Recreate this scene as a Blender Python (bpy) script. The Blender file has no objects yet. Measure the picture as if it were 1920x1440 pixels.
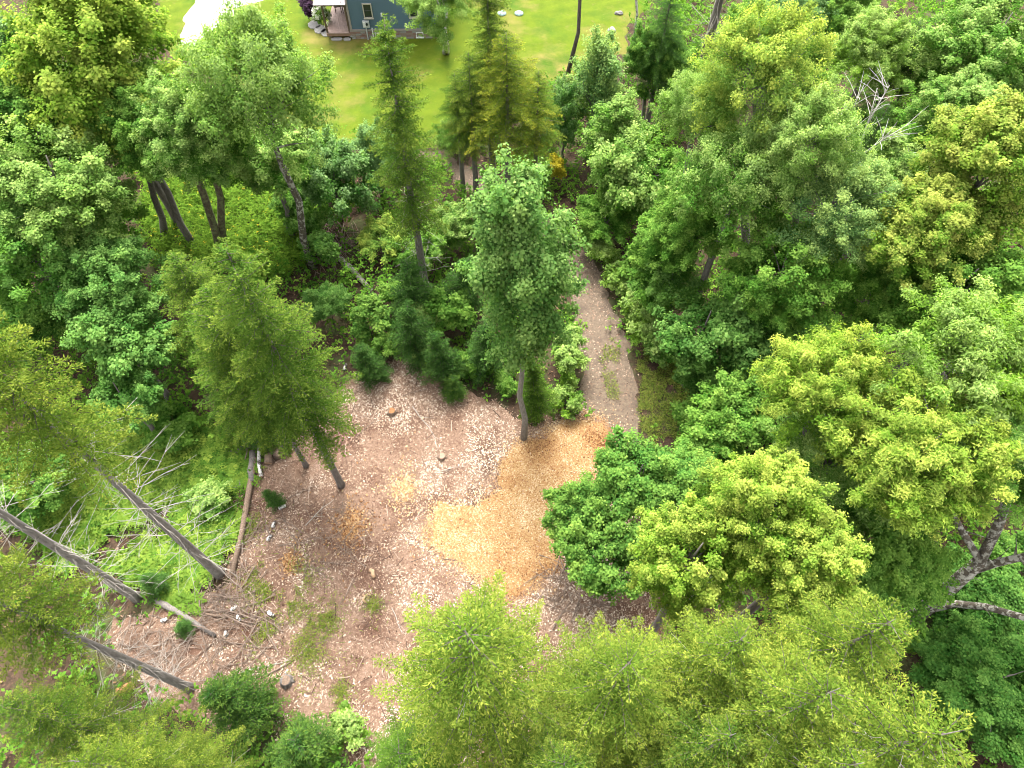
import bpy, math
import numpy as np
from mathutils import Vector, Matrix
from mathutils.geometry import tessellate_polygon

# ------------------------------------------------------------------ camera, sky, sun, exposure
sc = bpy.context.scene
PITCH, FPX, CAM_H = math.radians(57.7), 1331.0, 30.0
cam_data = bpy.data.cameras.new('camera')
cam = bpy.data.objects.new('camera', cam_data)
sc.collection.objects.link(cam)
cam.location = (0, 0, CAM_H)
cam.rotation_euler = (math.radians(90) - PITCH, 0, 0)
cam_data.sensor_width = 36.0
cam_data.lens = 36.0 * FPX / 1920.0
cam_data.clip_end = 8000
sc.camera = cam

SUN_EL, SUN_AZ = 60.0, -10.0          # degrees; azimuth measured from +Y towards +X
world = bpy.data.worlds.new('World')
sc.world = world
world.use_nodes = True
wn, wl = world.node_tree.nodes, world.node_tree.links
sky = wn.new('ShaderNodeTexSky')
sky.sky_type = 'NISHITA'
sky.sun_disc = False
sky.sun_elevation = math.radians(SUN_EL)
sky.sun_rotation = math.radians(SUN_AZ)
sky.air_density, sky.dust_density, sky.ozone_density = 1.0, 6.0, 1.0
hs = wn.new('ShaderNodeHueSaturation')        # thin cloud cover: a whiter sky than clear air
hs.inputs['Saturation'].default_value = 0.12
wl.new(sky.outputs[0], hs.inputs['Color'])
wl.new(hs.outputs[0], wn['Background'].inputs['Color'])
wn['Background'].inputs['Strength'].default_value = 0.15

sun_data = bpy.data.lights.new('sun', 'SUN')
sun_data.energy = 1.05
sun_data.angle = math.radians(24)
sun_data.color = (1.0, 0.96, 0.89)
sun = bpy.data.objects.new('sun', sun_data)
sc.collection.objects.link(sun)
_e, _a = math.radians(SUN_EL), math.radians(SUN_AZ)
_d = Vector((math.sin(_a) * math.cos(_e), math.cos(_a) * math.cos(_e), math.sin(_e)))
sun.rotation_euler = (-_d).to_track_quat('-Z', 'Y').to_euler()
sun.location = _d * 100

sc.view_settings.view_transform = 'Standard'
sc.view_settings.look = 'None'
sc.view_settings.exposure = 2.75
sc.view_settings.gamma = 1.0
sc.render.engine = 'CYCLES'
sc.cycles.filter_width = 1.0
sc.cycles.max_bounces = 6
sc.cycles.diffuse_bounces = 4
sc.cycles.glossy_bounces = 2
sc.cycles.transmission_bounces = 4

rng = np.random.default_rng(7)
COL = sc.collection

# ------------------------------------------------------------------ survey helpers
_cp, _sp = math.cos(PITCH), math.sin(PITCH)
def at(px, py, z=0.0):
    """world point at height z seen along the sight line of a survey pixel of the 1920x1440 photograph"""
    a, b = (px - 960) / FPX, -(py - 720) / FPX
    dy, dz = _cp + b * _sp, -_sp + b * _cp
    t = (CAM_H - z) / -dz
    return Vector((a * t, dy * t, z))
def depth(v):
    return v.y * _cp + (CAM_H - v.z) * _sp

# ------------------------------------------------------------------ object helpers
def link(o, parent=None, **props):
    COL.objects.link(o)
    if parent is not None:
        o.parent = parent
    for k, v in props.items():
        o[k] = v
    return o
def thing(name, label, cat, loc, group=None, rz=0.0):
    o = bpy.data.objects.new(name, None)
    o.empty_display_size = 0.3
    o.location = loc
    o.rotation_euler = (0, 0, rz)
    link(o, label=label, category=cat)
    if group:
        o['group'] = group
    return o
def add(name, me, parent=None, loc=(0, 0, 0), rot=None, scale=None, color=None, **props):
    o = bpy.data.objects.new(name, me)
    o.location = loc
    if rot is not None:
        o.rotation_euler = rot
    if scale is not None:
        o.scale = scale
    if color is not None:
        o.color = (*color, 1)
    return link(o, parent, **props)
def np_mesh(name, V, F, mat, attrs=None, smooth=False):
    """V (n,3), F (m,k) all faces the same size; attrs {name: per-face floats}"""
    V = np.ascontiguousarray(V, dtype=np.float32)
    F = np.ascontiguousarray(F, dtype=np.int32)
    me = bpy.data.meshes.new(name)
    m, k = F.shape
    me.vertices.add(len(V)); me.vertices.foreach_set('co', V.ravel())
    me.loops.add(m * k); me.loops.foreach_set('vertex_index', F.ravel())
    me.polygons.add(m)
    me.polygons.foreach_set('loop_start', np.arange(0, m * k, k, dtype=np.int32))
    if smooth:
        me.polygons.foreach_set('use_smooth', np.ones(m, dtype=bool))
    me.update(calc_edges=True)
    for an, av in (attrs or {}).items():
        a = me.attributes.new(an, 'FLOAT', 'FACE')
        a.data.foreach_set('value', np.ascontiguousarray(av, dtype=np.float32))
    me.materials.append(mat)
    return me
class MB:
    """collects boxes and tubes into one mesh"""
    def __init__(s): s.v, s.f = [], []
    def box(s, c, d, rz=0.0, taper=1.0):
        cx, cy, cz = c; x, y, z = d[0] / 2, d[1] / 2, d[2] / 2
        n = len(s.v); cr, sr = math.cos(rz), math.sin(rz)
        for k in (-1, 1):
            t = taper if k > 0 else 1
            for a, b in ((-1, -1), (1, -1), (1, 1), (-1, 1)):
                X, Y = a * x * t, b * y * t
                s.v.append((cx + X * cr - Y * sr, cy + X * sr + Y * cr, cz + k * z))
        s.f += [(n + 3, n + 2, n + 1, n), (n + 4, n + 5, n + 6, n + 7)]
        for i in range(4):
            j = (i + 1) % 4
            s.f.append((n + i, n + j, n + 4 + j, n + 4 + i))
        return s
    def tube(s, pts, rad, sides=6, cap=True):
        n = len(s.v); pts = [Vector(p) for p in pts]
        ref = Vector((0.31, 0.17, 0.93))
        for i, p in enumerate(pts):
            d = (pts[min(i + 1, len(pts) - 1)] - pts[max(i - 1, 0)]).normalized()
            if abs(d.dot(ref)) > 0.97: ref = Vector((0.9, 0.3, 0.1))
            u = d.cross(ref).normalized(); w = d.cross(u)
            r = rad[i] if hasattr(rad, '__len__') else rad
            for k in range(sides):
                a = 2 * math.pi * k / sides
                s.v.append(tuple(p + (u * math.cos(a) + w * math.sin(a)) * r))
        for i in range(len(pts) - 1):
            for k in range(sides):
                j = (k + 1) % sides
                s.f.append((n + i * sides + k, n + i * sides + j, n + (i + 1) * sides + j, n + (i + 1) * sides + k))
        if cap:
            s.f.append(tuple(n + k for k in reversed(range(sides))))
            e = n + (len(pts) - 1) * sides
            s.f.append(tuple(e + k for k in range(sides)))
        return s
    def quad(s, *p):
        n = len(s.v); s.v += [tuple(q) for q in p]; s.f.append(tuple(range(n, n + len(p)))); return s
    def mesh(s, name, mat, smooth=False):
        me = bpy.data.meshes.new(name)
        me.from_pydata(s.v, [], s.f)
        if smooth:
            me.polygons.foreach_set('use_smooth', np.ones(len(s.f), dtype=bool))
        me.materials.append(mat)
        return me

# ------------------------------------------------------------------ materials
def new_mat(name):
    m = bpy.data.materials.new(name); m.use_nodes = True
    nt = m.node_tree
    return m, nt, nt.nodes, nt.links, nt.nodes['Principled BSDF']
def ramp(nodes, stops, interp='LINEAR'):
    r = nodes.new('ShaderNodeValToRGB'); r.color_ramp.interpolation = interp
    el = r.color_ramp.elements
    while len(el) < len(stops): el.new(0.5)
    for e, (p, c) in zip(el, stops):
        e.position = p; e.color = (*c, 1)
    return r
def noise(nodes, links, scale, detail=4, rough=0.6, coords=None):
    n = nodes.new('ShaderNodeTexNoise')
    n.inputs['Scale'].default_value = scale; n.inputs['Detail'].default_value = detail
    n.inputs['Roughness'].default_value = rough
    if coords is not None: links.new(coords, n.inputs['Vector'])
    return n
def mixc(nodes, links, fac, a, b, mode='MIX'):
    m = nodes.new('ShaderNodeMix'); m.data_type = 'RGBA'; m.blend_type = mode
    for v, k in ((fac, 0), (a, 6), (b, 7)):
        if hasattr(v, 'is_linked') or hasattr(v, 'links'): links.new(v, m.inputs[k])
        elif isinstance(v, tuple): m.inputs[k].default_value = (*v, 1)
        else: m.inputs[k].default_value = v
    return m.outputs[2]

def leaf_material(name, trans=0.35):
    """colour from each object's own colour and tip colour, varied leaf by leaf"""
    m, nt, N, L, bs = new_mat(name)
    N.remove(bs)
    out = N['Material Output']
    oi = N.new('ShaderNodeObjectInfo')
    tip = N.new('ShaderNodeAttribute'); tip.attribute_type = 'OBJECT'; tip.attribute_name = 'tip_colour'
    age = N.new('ShaderNodeAttribute'); age.attribute_name = 'age'
    tint = N.new('ShaderNodeAttribute'); tint.attribute_name = 'tint'
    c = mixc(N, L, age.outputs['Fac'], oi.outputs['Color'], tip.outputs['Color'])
    hsv = N.new('ShaderNodeHueSaturation')
    v = N.new('ShaderNodeMapRange'); v.inputs[3].default_value = 0.62; v.inputs[4].default_value = 1.38
    h = N.new('ShaderNodeMapRange'); h.inputs[3].default_value = 0.518; h.inputs[4].default_value = 0.482
    L.new(tint.outputs['Fac'], v.inputs[0]); L.new(tint.outputs['Fac'], h.inputs[0])
    L.new(v.outputs[0], hsv.inputs['Value']); L.new(h.outputs[0], hsv.inputs['Hue']); L.new(c, hsv.inputs['Color'])
    d = N.new('ShaderNodeBsdfDiffuse'); L.new(hsv.outputs[0], d.inputs['Color'])
    t = N.new('ShaderNodeBsdfTranslucent')
    tc = mixc(N, L, 1.0, hsv.outputs[0], (1.1, 1.25, 0.45), 'MULTIPLY'); L.new(tc, t.inputs['Color'])
    mx = N.new('ShaderNodeMixShader'); mx.inputs[0].default_value = trans
    L.new(d.outputs[0], mx.inputs[1]); L.new(t.outputs[0], mx.inputs[2])
    L.new(mx.outputs[0], out.inputs['Surface'])
    return m
M_LEAF = leaf_material('broad_leaf', 0.45)
M_NEEDLE = leaf_material('needle', 0.28)

def bark_material(name, dark, light, patch=None, scale=14):
    m, nt, N, L, bs = new_mat(name)
    tc = N.new('ShaderNodeTexCoord')
    mp = N.new('ShaderNodeMapping'); mp.inputs['Scale'].default_value = (1, 1, 0.25)
    L.new(tc.outputs['Object'], mp.inputs[0])
    n = noise(N, L, scale, 6, 0.7, mp.outputs[0])
    r = ramp(N, [(0.3, dark), (0.7, light)])
    L.new(n.outputs[0], r.inputs[0]); c = r.outputs[0]
    if patch:
        n2 = noise(N, L, 5, 5, 0.65, tc.outputs['Object'])
        r2 = ramp(N, [(0.49, (0, 0, 0)), (0.56, (1, 1, 1))]); L.new(n2.outputs[0], r2.inputs[0])
        c = mixc(N, L, r2.outputs[0], c, patch)
    L.new(c, bs.inputs['Base Color']); bs.inputs['Roughness'].default_value = 0.9
    b = N.new('ShaderNodeBump'); b.inputs['Strength'].default_value = 0.6; b.inputs['Distance'].default_value = 0.03
    L.new(n.outputs[0], b.inputs['Height']); L.new(b.outputs[0], bs.inputs['Normal'])
    return m
M_BARK = bark_material('grey_brown_bark', (0.055, 0.047, 0.04), (0.16, 0.138, 0.122))
M_BARK_GREY = bark_material('weathered_grey_bark', (0.085, 0.075, 0.066), (0.215, 0.195, 0.175))
M_BARK_DARK = bark_material('dark_bark', (0.02, 0.017, 0.014), (0.09, 0.07, 0.055))
M_BARK_PALE = bark_material('pale_grey_bark', (0.08, 0.072, 0.06), (0.22, 0.20, 0.17))
M_BARK_LICHEN = bark_material('lichen_bark', (0.025, 0.02, 0.014), (0.09, 0.072, 0.048), (0.26, 0.25, 0.205), 9)
M_BARK_MOSS = bark_material('mossy_bark', (0.04, 0.03, 0.02), (0.16, 0.12, 0.08), (0.16, 0.17, 0.08), 9)
M_BIRCH = bark_material('birch_bark', (0.34, 0.32, 0.29), (0.52, 0.50, 0.47), (0.05, 0.04, 0.035), 10)
M_DEAD = bark_material('dead_branch_wood', (0.14, 0.125, 0.105), (0.32, 0.29, 0.25))
M_LOGBARK = bark_material('log_bark', (0.06, 0.038, 0.026), (0.19, 0.13, 0.088))
M_ROTTEN = bark_material('rotten_orange_wood', (0.09, 0.035, 0.012), (0.28, 0.13, 0.045))
M_CUTWOOD = bark_material('fresh_cut_wood', (0.20, 0.115, 0.06), (0.36, 0.24, 0.14))
M_STICK = bark_material('stick_wood', (0.06, 0.042, 0.03), (0.19, 0.135, 0.10))

def plain(name, col, rough=0.7, var=0.15, scale=6, metal=0.0, bump=0.0):
    m, nt, N, L, bs = new_mat(name)
    tc = N.new('ShaderNodeTexCoord')
    n = noise(N, L, scale, 5, 0.6, tc.outputs['Object'])
    r = ramp(N, [(0.25, tuple(c * (1 - var) for c in col)), (0.75, tuple(min(1, c * (1 + var)) for c in col))])
    L.new(n.outputs[0], r.inputs[0]); L.new(r.outputs[0], bs.inputs['Base Color'])
    bs.inputs['Roughness'].default_value = rough; bs.inputs['Metallic'].default_value = metal
    if bump:
        b = N.new('ShaderNodeBump'); b.inputs['Strength'].default_value = bump; b.inputs['Distance'].default_value = 0.02
        L.new(n.outputs[0], b.inputs['Height']); L.new(b.outputs[0], bs.inputs['Normal'])
    return m

def ground_material(name, layers, bump=0.5, bump_scale=30):
    """layers: [(noise scale, lo, hi, colour)] laid over each other; the first is (None, colour a, colour b, scale)"""
    m, nt, N, L, bs = new_mat(name)
    geo = N.new('ShaderNodeNewGeometry')
    _, ca, cb, s0 = layers[0]
    n0 = noise(N, L, s0, 8, 0.7, geo.outputs['Position'])
    r0 = ramp(N, [(0.32, ca), (0.68, cb)]); L.new(n0.outputs[0], r0.inputs[0])
    c = r0.outputs[0]
    for i, (s, lo, hi, colr) in enumerate(layers[1:]):
        mp = N.new('ShaderNodeMapping'); mp.inputs['Location'].default_value = (13.7 * (i + 1), -7.1 * i, 3.3 * i)
        L.new(geo.outputs['Position'], mp.inputs[0])
        n = noise(N, L, s, 6, 0.65, mp.outputs[0])
        r = ramp(N, [(lo, (0, 0, 0)), (hi, (1, 1, 1))]); L.new(n.outputs[0], r.inputs[0])
        c = mixc(N, L, r.outputs[0], c, colr)
    L.new(c, bs.inputs['Base Color']); bs.inputs['Roughness'].default_value = 0.95; bs.inputs['Specular IOR Level'].default_value = 0.08
    nb = noise(N, L, bump_scale, 6, 0.7, geo.outputs['Position'])
    b = N.new('ShaderNodeBump'); b.inputs['Strength'].default_value = bump; b.inputs['Distance'].default_value = 0.06
    L.new(nb.outputs[0], b.inputs['Height']); L.new(b.outputs[0], bs.inputs['Normal'])
    return m
M_FOREST = ground_material('forest_floor', [(None, (0.018, 0.013, 0.009), (0.06, 0.038, 0.024), 5.0),
                                            (0.5, 0.5, 0.62, (0.045, 0.055, 0.02)), (14, 0.60, 0.66, (0.11, 0.066, 0.04))])
M_LAWN = ground_material('lawn_grass', [(None, (0.046, 0.074, 0.004), (0.072, 0.098, 0.006), 1.2),
                                        (0.16, 0.50, 0.66, (0.125, 0.10, 0.03)), (0.35, 0.52, 0.68, (0.036, 0.07, 0.005)),
                                        (9, 0.60, 0.75, (0.095, 0.11, 0.012)), (2.2, 0.60, 0.72, (0.085, 0.085, 0.018))], 0.6, 45)
def mow(m):
    N, L = m.node_tree.nodes, m.node_tree.links; bs = N['Principled BSDF']
    geo = N.new('ShaderNodeNewGeometry'); mp = N.new('ShaderNodeMapping'); mp.inputs['Rotation'].default_value = (0, 0, math.radians(62))
    L.new(geo.outputs['Position'], mp.inputs[0])
    w = N.new('ShaderNodeTexWave'); w.inputs['Scale'].default_value = 0.20; w.inputs['Distortion'].default_value = 5.0; w.inputs['Detail'].default_value = 2
    L.new(mp.outputs[0], w.inputs['Vector'])
    r = ramp(N, [(0.2, (0.95, 0.96, 0.95)), (0.8, (1.05, 1.04, 1.04))]); L.new(w.outputs[0], r.inputs[0])
    src = bs.inputs['Base Color'].links[0].from_socket
    c = mixc(N, L, 1.0, src, r.outputs[0], 'MULTIPLY'); L.new(c, bs.inputs['Base Color'])
mow(M_LAWN)
M_TRAIL = ground_material('trail_dirt', [(None, (0.06, 0.044, 0.031), (0.135, 0.103, 0.075), 6.0),
                                         (0.7, 0.50, 0.64, (0.07, 0.052, 0.039)), (18, 0.60, 0.68, (0.17, 0.13, 0.095))])
M_CLEAR = ground_material('clearing_litter', [(None, (0.08, 0.045, 0.028), (0.21, 0.14, 0.10), 7.0),
                                              (0.45, 0.48, 0.62, (0.075, 0.04, 0.026)), (20, 0.58, 0.68, (0.24, 0.18, 0.145))])
M_CHIPBED = ground_material('chip_bed', [(None, (0.15, 0.078, 0.027), (0.29, 0.18, 0.075), 9.0),
                                         (0.6, 0.5, 0.68, (0.22, 0.11, 0.04))])
M_GRAVEL = ground_material('gravel', [(None, (0.33, 0.32, 0.30), (0.46, 0.45, 0.425), 12.0)], 0.4, 60)

def tint_material(name, stops, rough=0.9, trans=0.0):
    m, nt, N, L, bs = new_mat(name)
    a = N.new('ShaderNodeAttribute'); a.attribute_name = 'tint'
    r = ramp(N, stops); L.new(a.outputs['Fac'], r.inputs[0])
    L.new(r.outputs[0], bs.inputs['Base Color']); bs.inputs['Roughness'].default_value = rough
    bs.inputs['Specular IOR Level'].default_value = 0.2
    if trans:
        t = N.new('ShaderNodeBsdfTranslucent'); L.new(r.outputs[0], t.inputs['Color'])
        mx = N.new('ShaderNodeMixShader'); mx.inputs[0].default_value = trans
        L.new(bs.outputs[0], mx.inputs[1]); L.new(t.outputs[0], mx.inputs[2])
        L.new(mx.outputs[0], N['Material Output'].inputs['Surface'])
    return m

# ------------------------------------------------------------------ ground and sheets
def poly_px(pts): return [at(*p).xy for p in pts]
def inside(P, poly):
    x, y = P[:, 0], P[:, 1]; r = np.zeros(len(P), dtype=bool); n = len(poly)
    for i in range(n):
        x1, y1 = poly[i]; x2, y2 = poly[(i + 1) % n]
        c = ((y1 > y) != (y2 > y)) & (x < (x2 - x1) * (y - y1) / (y2 - y1 + 1e-12) + x1)
        r ^= c
    return r
def vnoise(P, scale, seed):
    """smooth value noise 0..1 on points (n,2)"""
    r = np.random.default_rng(seed).random((64, 64))
    q = P[:, :2] * scale + 1000.0
    i = np.floor(q).astype(int); f = q - i; f = f * f * (3 - 2 * f)
    i0, i1 = i % 64, (i + 1) % 64
    a = r[i0[:, 0], i0[:, 1]] * (1 - f[:, 0]) + r[i1[:, 0], i0[:, 1]] * f[:, 0]
    b = r[i0[:, 0], i1[:, 1]] * (1 - f[:, 0]) + r[i1[:, 0], i1[:, 1]] * f[:, 0]
    return a * (1 - f[:, 1]) + b * f[:, 1]
def rough_poly(poly, step=0.3, amp=0.22, seed=1):
    out = []
    n = len(poly)
    for i in range(n):
        a, b = Vector(poly[i]), Vector(poly[(i + 1) % n])
        k = max(1, int((b - a).length / step))
        for j in range(k): out.append(a.lerp(b, j / k))
    P = np.array([tuple(v) for v in out])
    dx = (vnoise(P, 0.7, seed) - 0.5) * 4 * amp + (vnoise(P, 2.6, seed + 1) - 0.5) * 2 * amp
    dy = (vnoise(P, 0.7, seed + 2) - 0.5) * 4 * amp + (vnoise(P, 2.6, seed + 3) - 0.5) * 2 * amp
    return [(x + u, y + v) for (x, y), u, v in zip(P, dx, dy)]
def sheet(name, poly, z, mat, **props):
    V = [Vector((x, y, z)) for x, y in poly]
    tris = tessellate_polygon([V])
    F = []
    for a, b, c in tris:
        nz = (V[b] - V[a]).cross(V[c] - V[a]).z
        F.append((a, b, c) if nz > 0 else (a, c, b))
    me = bpy.data.meshes.new(name); me.from_pydata([tuple(v) for v in V], [], F)
    me.materials.append(mat)
    return add(name, me, kind='structure', **props)

xs = np.concatenate([[-4000, -1000, -250, -90], np.linspace(-46, 46, 93), [90, 250, 1000, 4000]])
ys = np.concatenate([[-4000, -1000, -200, -40], np.linspace(-12, 72, 85), [110, 250, 1000, 4000]])
gx, gy = np.meshgrid(xs, ys)
nx_, ny_ = len(xs), len(ys)
idx = np.arange(nx_ * ny_).reshape(ny_, nx_)
F = np.stack([idx[:-1, :-1], idx[:-1, 1:], idx[1:, 1:], idx[1:, :-1]], -1).reshape(-1, 4)
V = np.stack([gx.ravel(), gy.ravel(), np.zeros(gx.size)], -1)
add('ground', np_mesh('ground', V, F, M_FOREST, smooth=True), kind='structure')

LAWN = poly_px([(250, -160), (1330, -160), (1215, -20), (1185, 60), (1150, 118), (1050, 150), (960, 190), (880, 235),
                (770, 285), (640, 268), (540, 240), (440, 150), (330, 110), (290, 40)])
TRAIL = poly_px([(1150, 815), (1092, 790), (1092, 720), (1083, 655), (1072, 590), (1050, 520), (1055, 470), (1000, 440), (930, 395),
                 (870, 345), (800, 310), (770, 290), (800, 280), (850, 300), (920, 340), (1000, 385), (1078, 440), (1110, 480), (1140, 540),
                 (1165, 600), (1185, 670), (1198, 740), (1198, 830)])
CLEAR = poly_px([(640, 735), (690, 690), (760, 672), (860, 715), (950, 735), (1000, 800), (1110, 770), (1180, 800), (1210, 900), (1190, 1010),
                 (1240, 1120), (1200, 1300), (1000, 1420), (780, 1440), (620, 1410), (520, 1370), (400, 1330), (260, 1300), (200, 1215),
                 (215, 1150), (330, 1120), (420, 1090), (440, 980), (450, 880), (480, 810), (560, 790)])
CHIPS = poly_px([(1000, 815), (1040, 790), (1090, 780), (1130, 795), (1165, 830), (1165, 900), (1130, 950), (1060, 990), (1060, 1070),
                 (1010, 1105), (930, 1120), (880, 1075), (850, 1050), (800, 1020), (805, 940), (880, 938), (935, 905), (945, 850)])
DRIVE = poly_px([(335, 82), (350, 30), (395, -40), (430, -140), (620, -140), (560, -20), (450, 15), (400, 60), (360, 90)])
sheet('lawn', rough_poly(LAWN, 0.5, 0.3, 3), 0.004, M_LAWN)
sheet('gravel_road', rough_poly(DRIVE, 0.4, 0.12, 5), 0.012, M_GRAVEL)
sheet('path', rough_poly(TRAIL, 0.3, 0.22, 7), 0.008, M_TRAIL)
sheet('clearing_ground', rough_poly(CLEAR, 0.3, 0.3, 9), 0.012, M_CLEAR)
_c = sum((Vector(p) for p in CHIPS), Vector((0, 0))) / len(CHIPS)
sheet('wood_chip_bed_ground', rough_poly([_c.lerp(Vector(p), 0.93) for p in CHIPS], 0.2, 0.16, 11), 0.016, M_CHIPBED)

def box_of(poly):
    P = np.array([tuple(p) for p in poly]); return P.min(0), P.max(0)
def scatter(poly, n, seed):
    r = np.random.default_rng(seed); lo, hi = box_of(poly)
    P = lo + r.random((n, 2)) * (hi - lo)
    return P[inside(P, [tuple(p) for p in poly])]
def flakes(name, P, size, zlo, zhi, tilt, mat, tint, seed, aspect=(0.25, 0.8), **props):
    """thin four-cornered flakes lying on the ground at points P (n,2)"""
    r = np.random.default_rng(seed); n = len(P)
    a = r.random(n) * 2 * np.pi
    L = size[0] + r.random(n) ** 2 * (size[1] - size[0]); W = L * (aspect[0] + r.random(n) * (aspect[1] - aspect[0]))
    ux, uy = np.cos(a), np.sin(a)
    tz, sz = (r.random(n) - 0.5) * tilt, (r.random(n) - 0.5) * tilt
    c = np.stack([P[:, 0], P[:, 1], zlo + r.random(n) ** 2 * (zhi - zlo) + 0.25 * L * np.abs(tz)], -1)
    U = np.stack([ux, uy, tz], -1) * (L / 2)[:, None]; S = np.stack([-uy, ux, sz], -1) * (W / 2)[:, None]
    k = 0.4 + 0.5 * r.random((n, 1))
    V = np.stack([c - U - S * k, c + U * 0.8 - S, c + U + S * k, c - U * 0.7 + S], 1).reshape(-1, 3)
    V[:, 2] = np.maximum(V[:, 2], zlo * 0.5 + 0.012)
    F = np.arange(4 * n).reshape(-1, 4)
    return add(name, np_mesh(name, V, F, mat, {'tint': tint}), kind='stuff', **props)

M_CHIP_PINK = tint_material('pale_chips', [(0.0, (0.034, 0.017, 0.010)), (0.25, (0.125, 0.069, 0.043)), (0.5, (0.235, 0.16, 0.112)),
                                           (0.75, (0.325, 0.245, 0.182)), (1.0, (0.42, 0.355, 0.285))])
M_CHIP_ORANGE = tint_material('orange_chips', [(0.0, (0.085, 0.032, 0.010)), (0.3, (0.22, 0.115, 0.046)), (0.65, (0.32, 0.215, 0.108)), (1.0, (0.44, 0.35, 0.225))])
P = scatter(rough_poly(CLEAR, 0.3, 0.3, 9), 150000, 21); P = P + np.random.default_rng(20).normal(0, 0.2, P.shape)
P = P[~inside(P, rough_poly(CHIPS, 0.2, 0.16, 11)) | (np.random.default_rng(2).random(len(P)) < 0.06)]
big = vnoise(P, 0.33, 31); mid = vnoise(P, 1.1, 32); fine = vnoise(P, 3.0, 35)
bl = at(420, 1190).xy                                   # the browner, needle-strewn corner by the fallen trunks
dist = np.hypot(P[:, 0] - bl[0], P[:, 1] - bl[1]); corner = np.exp(-(dist / 5.0) ** 2)
keep = np.random.default_rng(34).random(len(P)) < 0.30 + 0.9 * mid * (0.5 + big) - 0.35 * corner
P, big, mid, fine, corner = P[keep], big[keep], mid[keep], fine[keep], corner[keep]
mu = 0.60 + (big - 0.5) * 0.45 + (mid - 0.5) * 0.4 + (fine - 0.5) * 0.25 - 0.24 * corner
t = np.clip(mu + np.random.default_rng(33).normal(0, 0.2, len(P)), 0, 1)
flakes('pale_wood_litter', P, (0.03, 0.125), 0.02, 0.06, 0.7, M_CHIP_PINK, t, 22, (0.15, 0.6),
       label='pale pinkish wood shreds and dry bark covering the clearing', category='wood litter')
P = scatter(rough_poly(CHIPS, 0.2, 0.16, 11), 66000, 41)
_q = np.random.default_rng(40); P = P + _q.normal(0, 1, P.shape) * np.where(_q.random(len(P)) < 0.45, 0.5, 0.08)[:, None]
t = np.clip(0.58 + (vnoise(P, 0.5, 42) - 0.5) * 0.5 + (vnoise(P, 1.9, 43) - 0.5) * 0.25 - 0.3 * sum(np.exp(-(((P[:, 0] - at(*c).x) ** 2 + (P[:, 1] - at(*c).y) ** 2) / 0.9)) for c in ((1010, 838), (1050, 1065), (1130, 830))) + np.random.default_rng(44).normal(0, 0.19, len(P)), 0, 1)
flakes('orange_wood_chips', P, (0.035, 0.10), 0.02, 0.06, 0.8, M_CHIP_ORANGE, t, 45, (0.3, 0.8),
       label='fresh orange-tan wood chips spread in the clearing', category='wood chips')
P = scatter(rough_poly(TRAIL, 0.3, 0.22, 7), 17000, 51); P = P + np.random.default_rng(50).normal(0, 0.18, P.shape)
t = np.clip(0.38 + (vnoise(P, 0.6, 52) - 0.5) * 0.5 + np.random.default_rng(54).normal(0, 0.2, len(P)), 0, 1)
flakes('trail_leaf_litter', P, (0.03, 0.10), 0.012, 0.03, 0.5, M_CHIP_PINK, t, 55,
       label='dry tan leaves and bark strewn along the dirt trail', category='leaf litter')
M_FLOORLEAF = tint_material('fallen_leaves', [(0, (0.02, 0.013, 0.008)), (0.5, (0.07, 0.04, 0.022)), (1, (0.17, 0.10, 0.055))])
lo, hi = np.array([-30.0, 1.0]), np.array([30.0, 46.0])
P = lo + np.random.default_rng(61).random((45000, 2)) * (hi - lo)
free = ~(inside(P, LAWN) | inside(P, CLEAR) | inside(P, TRAIL))
P = P[free & (np.abs(P[:, 0]) < 18 + P[:, 1] * 0.45)]
flakes('fallen_leaf_litter', P, (0.06, 0.16), 0.012, 0.06, 0.8, M_FLOORLEAF, np.random.default_rng(62).random(len(P)), 63,
       label='brown fallen leaves on the shaded forest floor', category='leaf litter')

# ------------------------------------------------------------------ foliage builders
def unit(v): return v / (np.linalg.norm(v, axis=-1, keepdims=True) + 1e-9)
def leaf_verts(P, D, Nn, L, W, fold=0.12, curl=0.1):
    D = unit(D); S = unit(np.cross(D, Nn)); Nn = np.cross(S, D)
    L = L[:, None]; W = W[:, None]
    mid = P + D * L * 0.45 + Nn * L * fold
    return np.stack([P, mid + S * W * 0.5, P + D * L - Nn * L * curl, mid - S * W * 0.5], 1).reshape(-1, 3)
def rosettes(T, AX, per, L, W, r, spread=(55, 105), droop=0.0, jitter=0.05):
    """leaves radiating round each tuft centre T about axis AX"""
    n = len(T)
    P = np.repeat(T, per, 0) + r.normal(0, jitter, (n * per, 3)); A = np.repeat(unit(AX), per, 0)
    h = unit(np.cross(A, r.normal(0, 1, (n * per, 3))))
    ang = np.radians(spread[0] + r.random(n * per) * (spread[1] - spread[0]))[:, None]
    D = A * np.cos(ang) + h * np.sin(ang); D[:, 2] -= droop
    Nn = A * np.sin(ang) - h * np.cos(ang) + r.normal(0, 0.25, (n * per, 3))
    k = 0.7 + r.random(n * per) * 0.6
    return leaf_verts(P, D, Nn, L * k, W * k)
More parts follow.
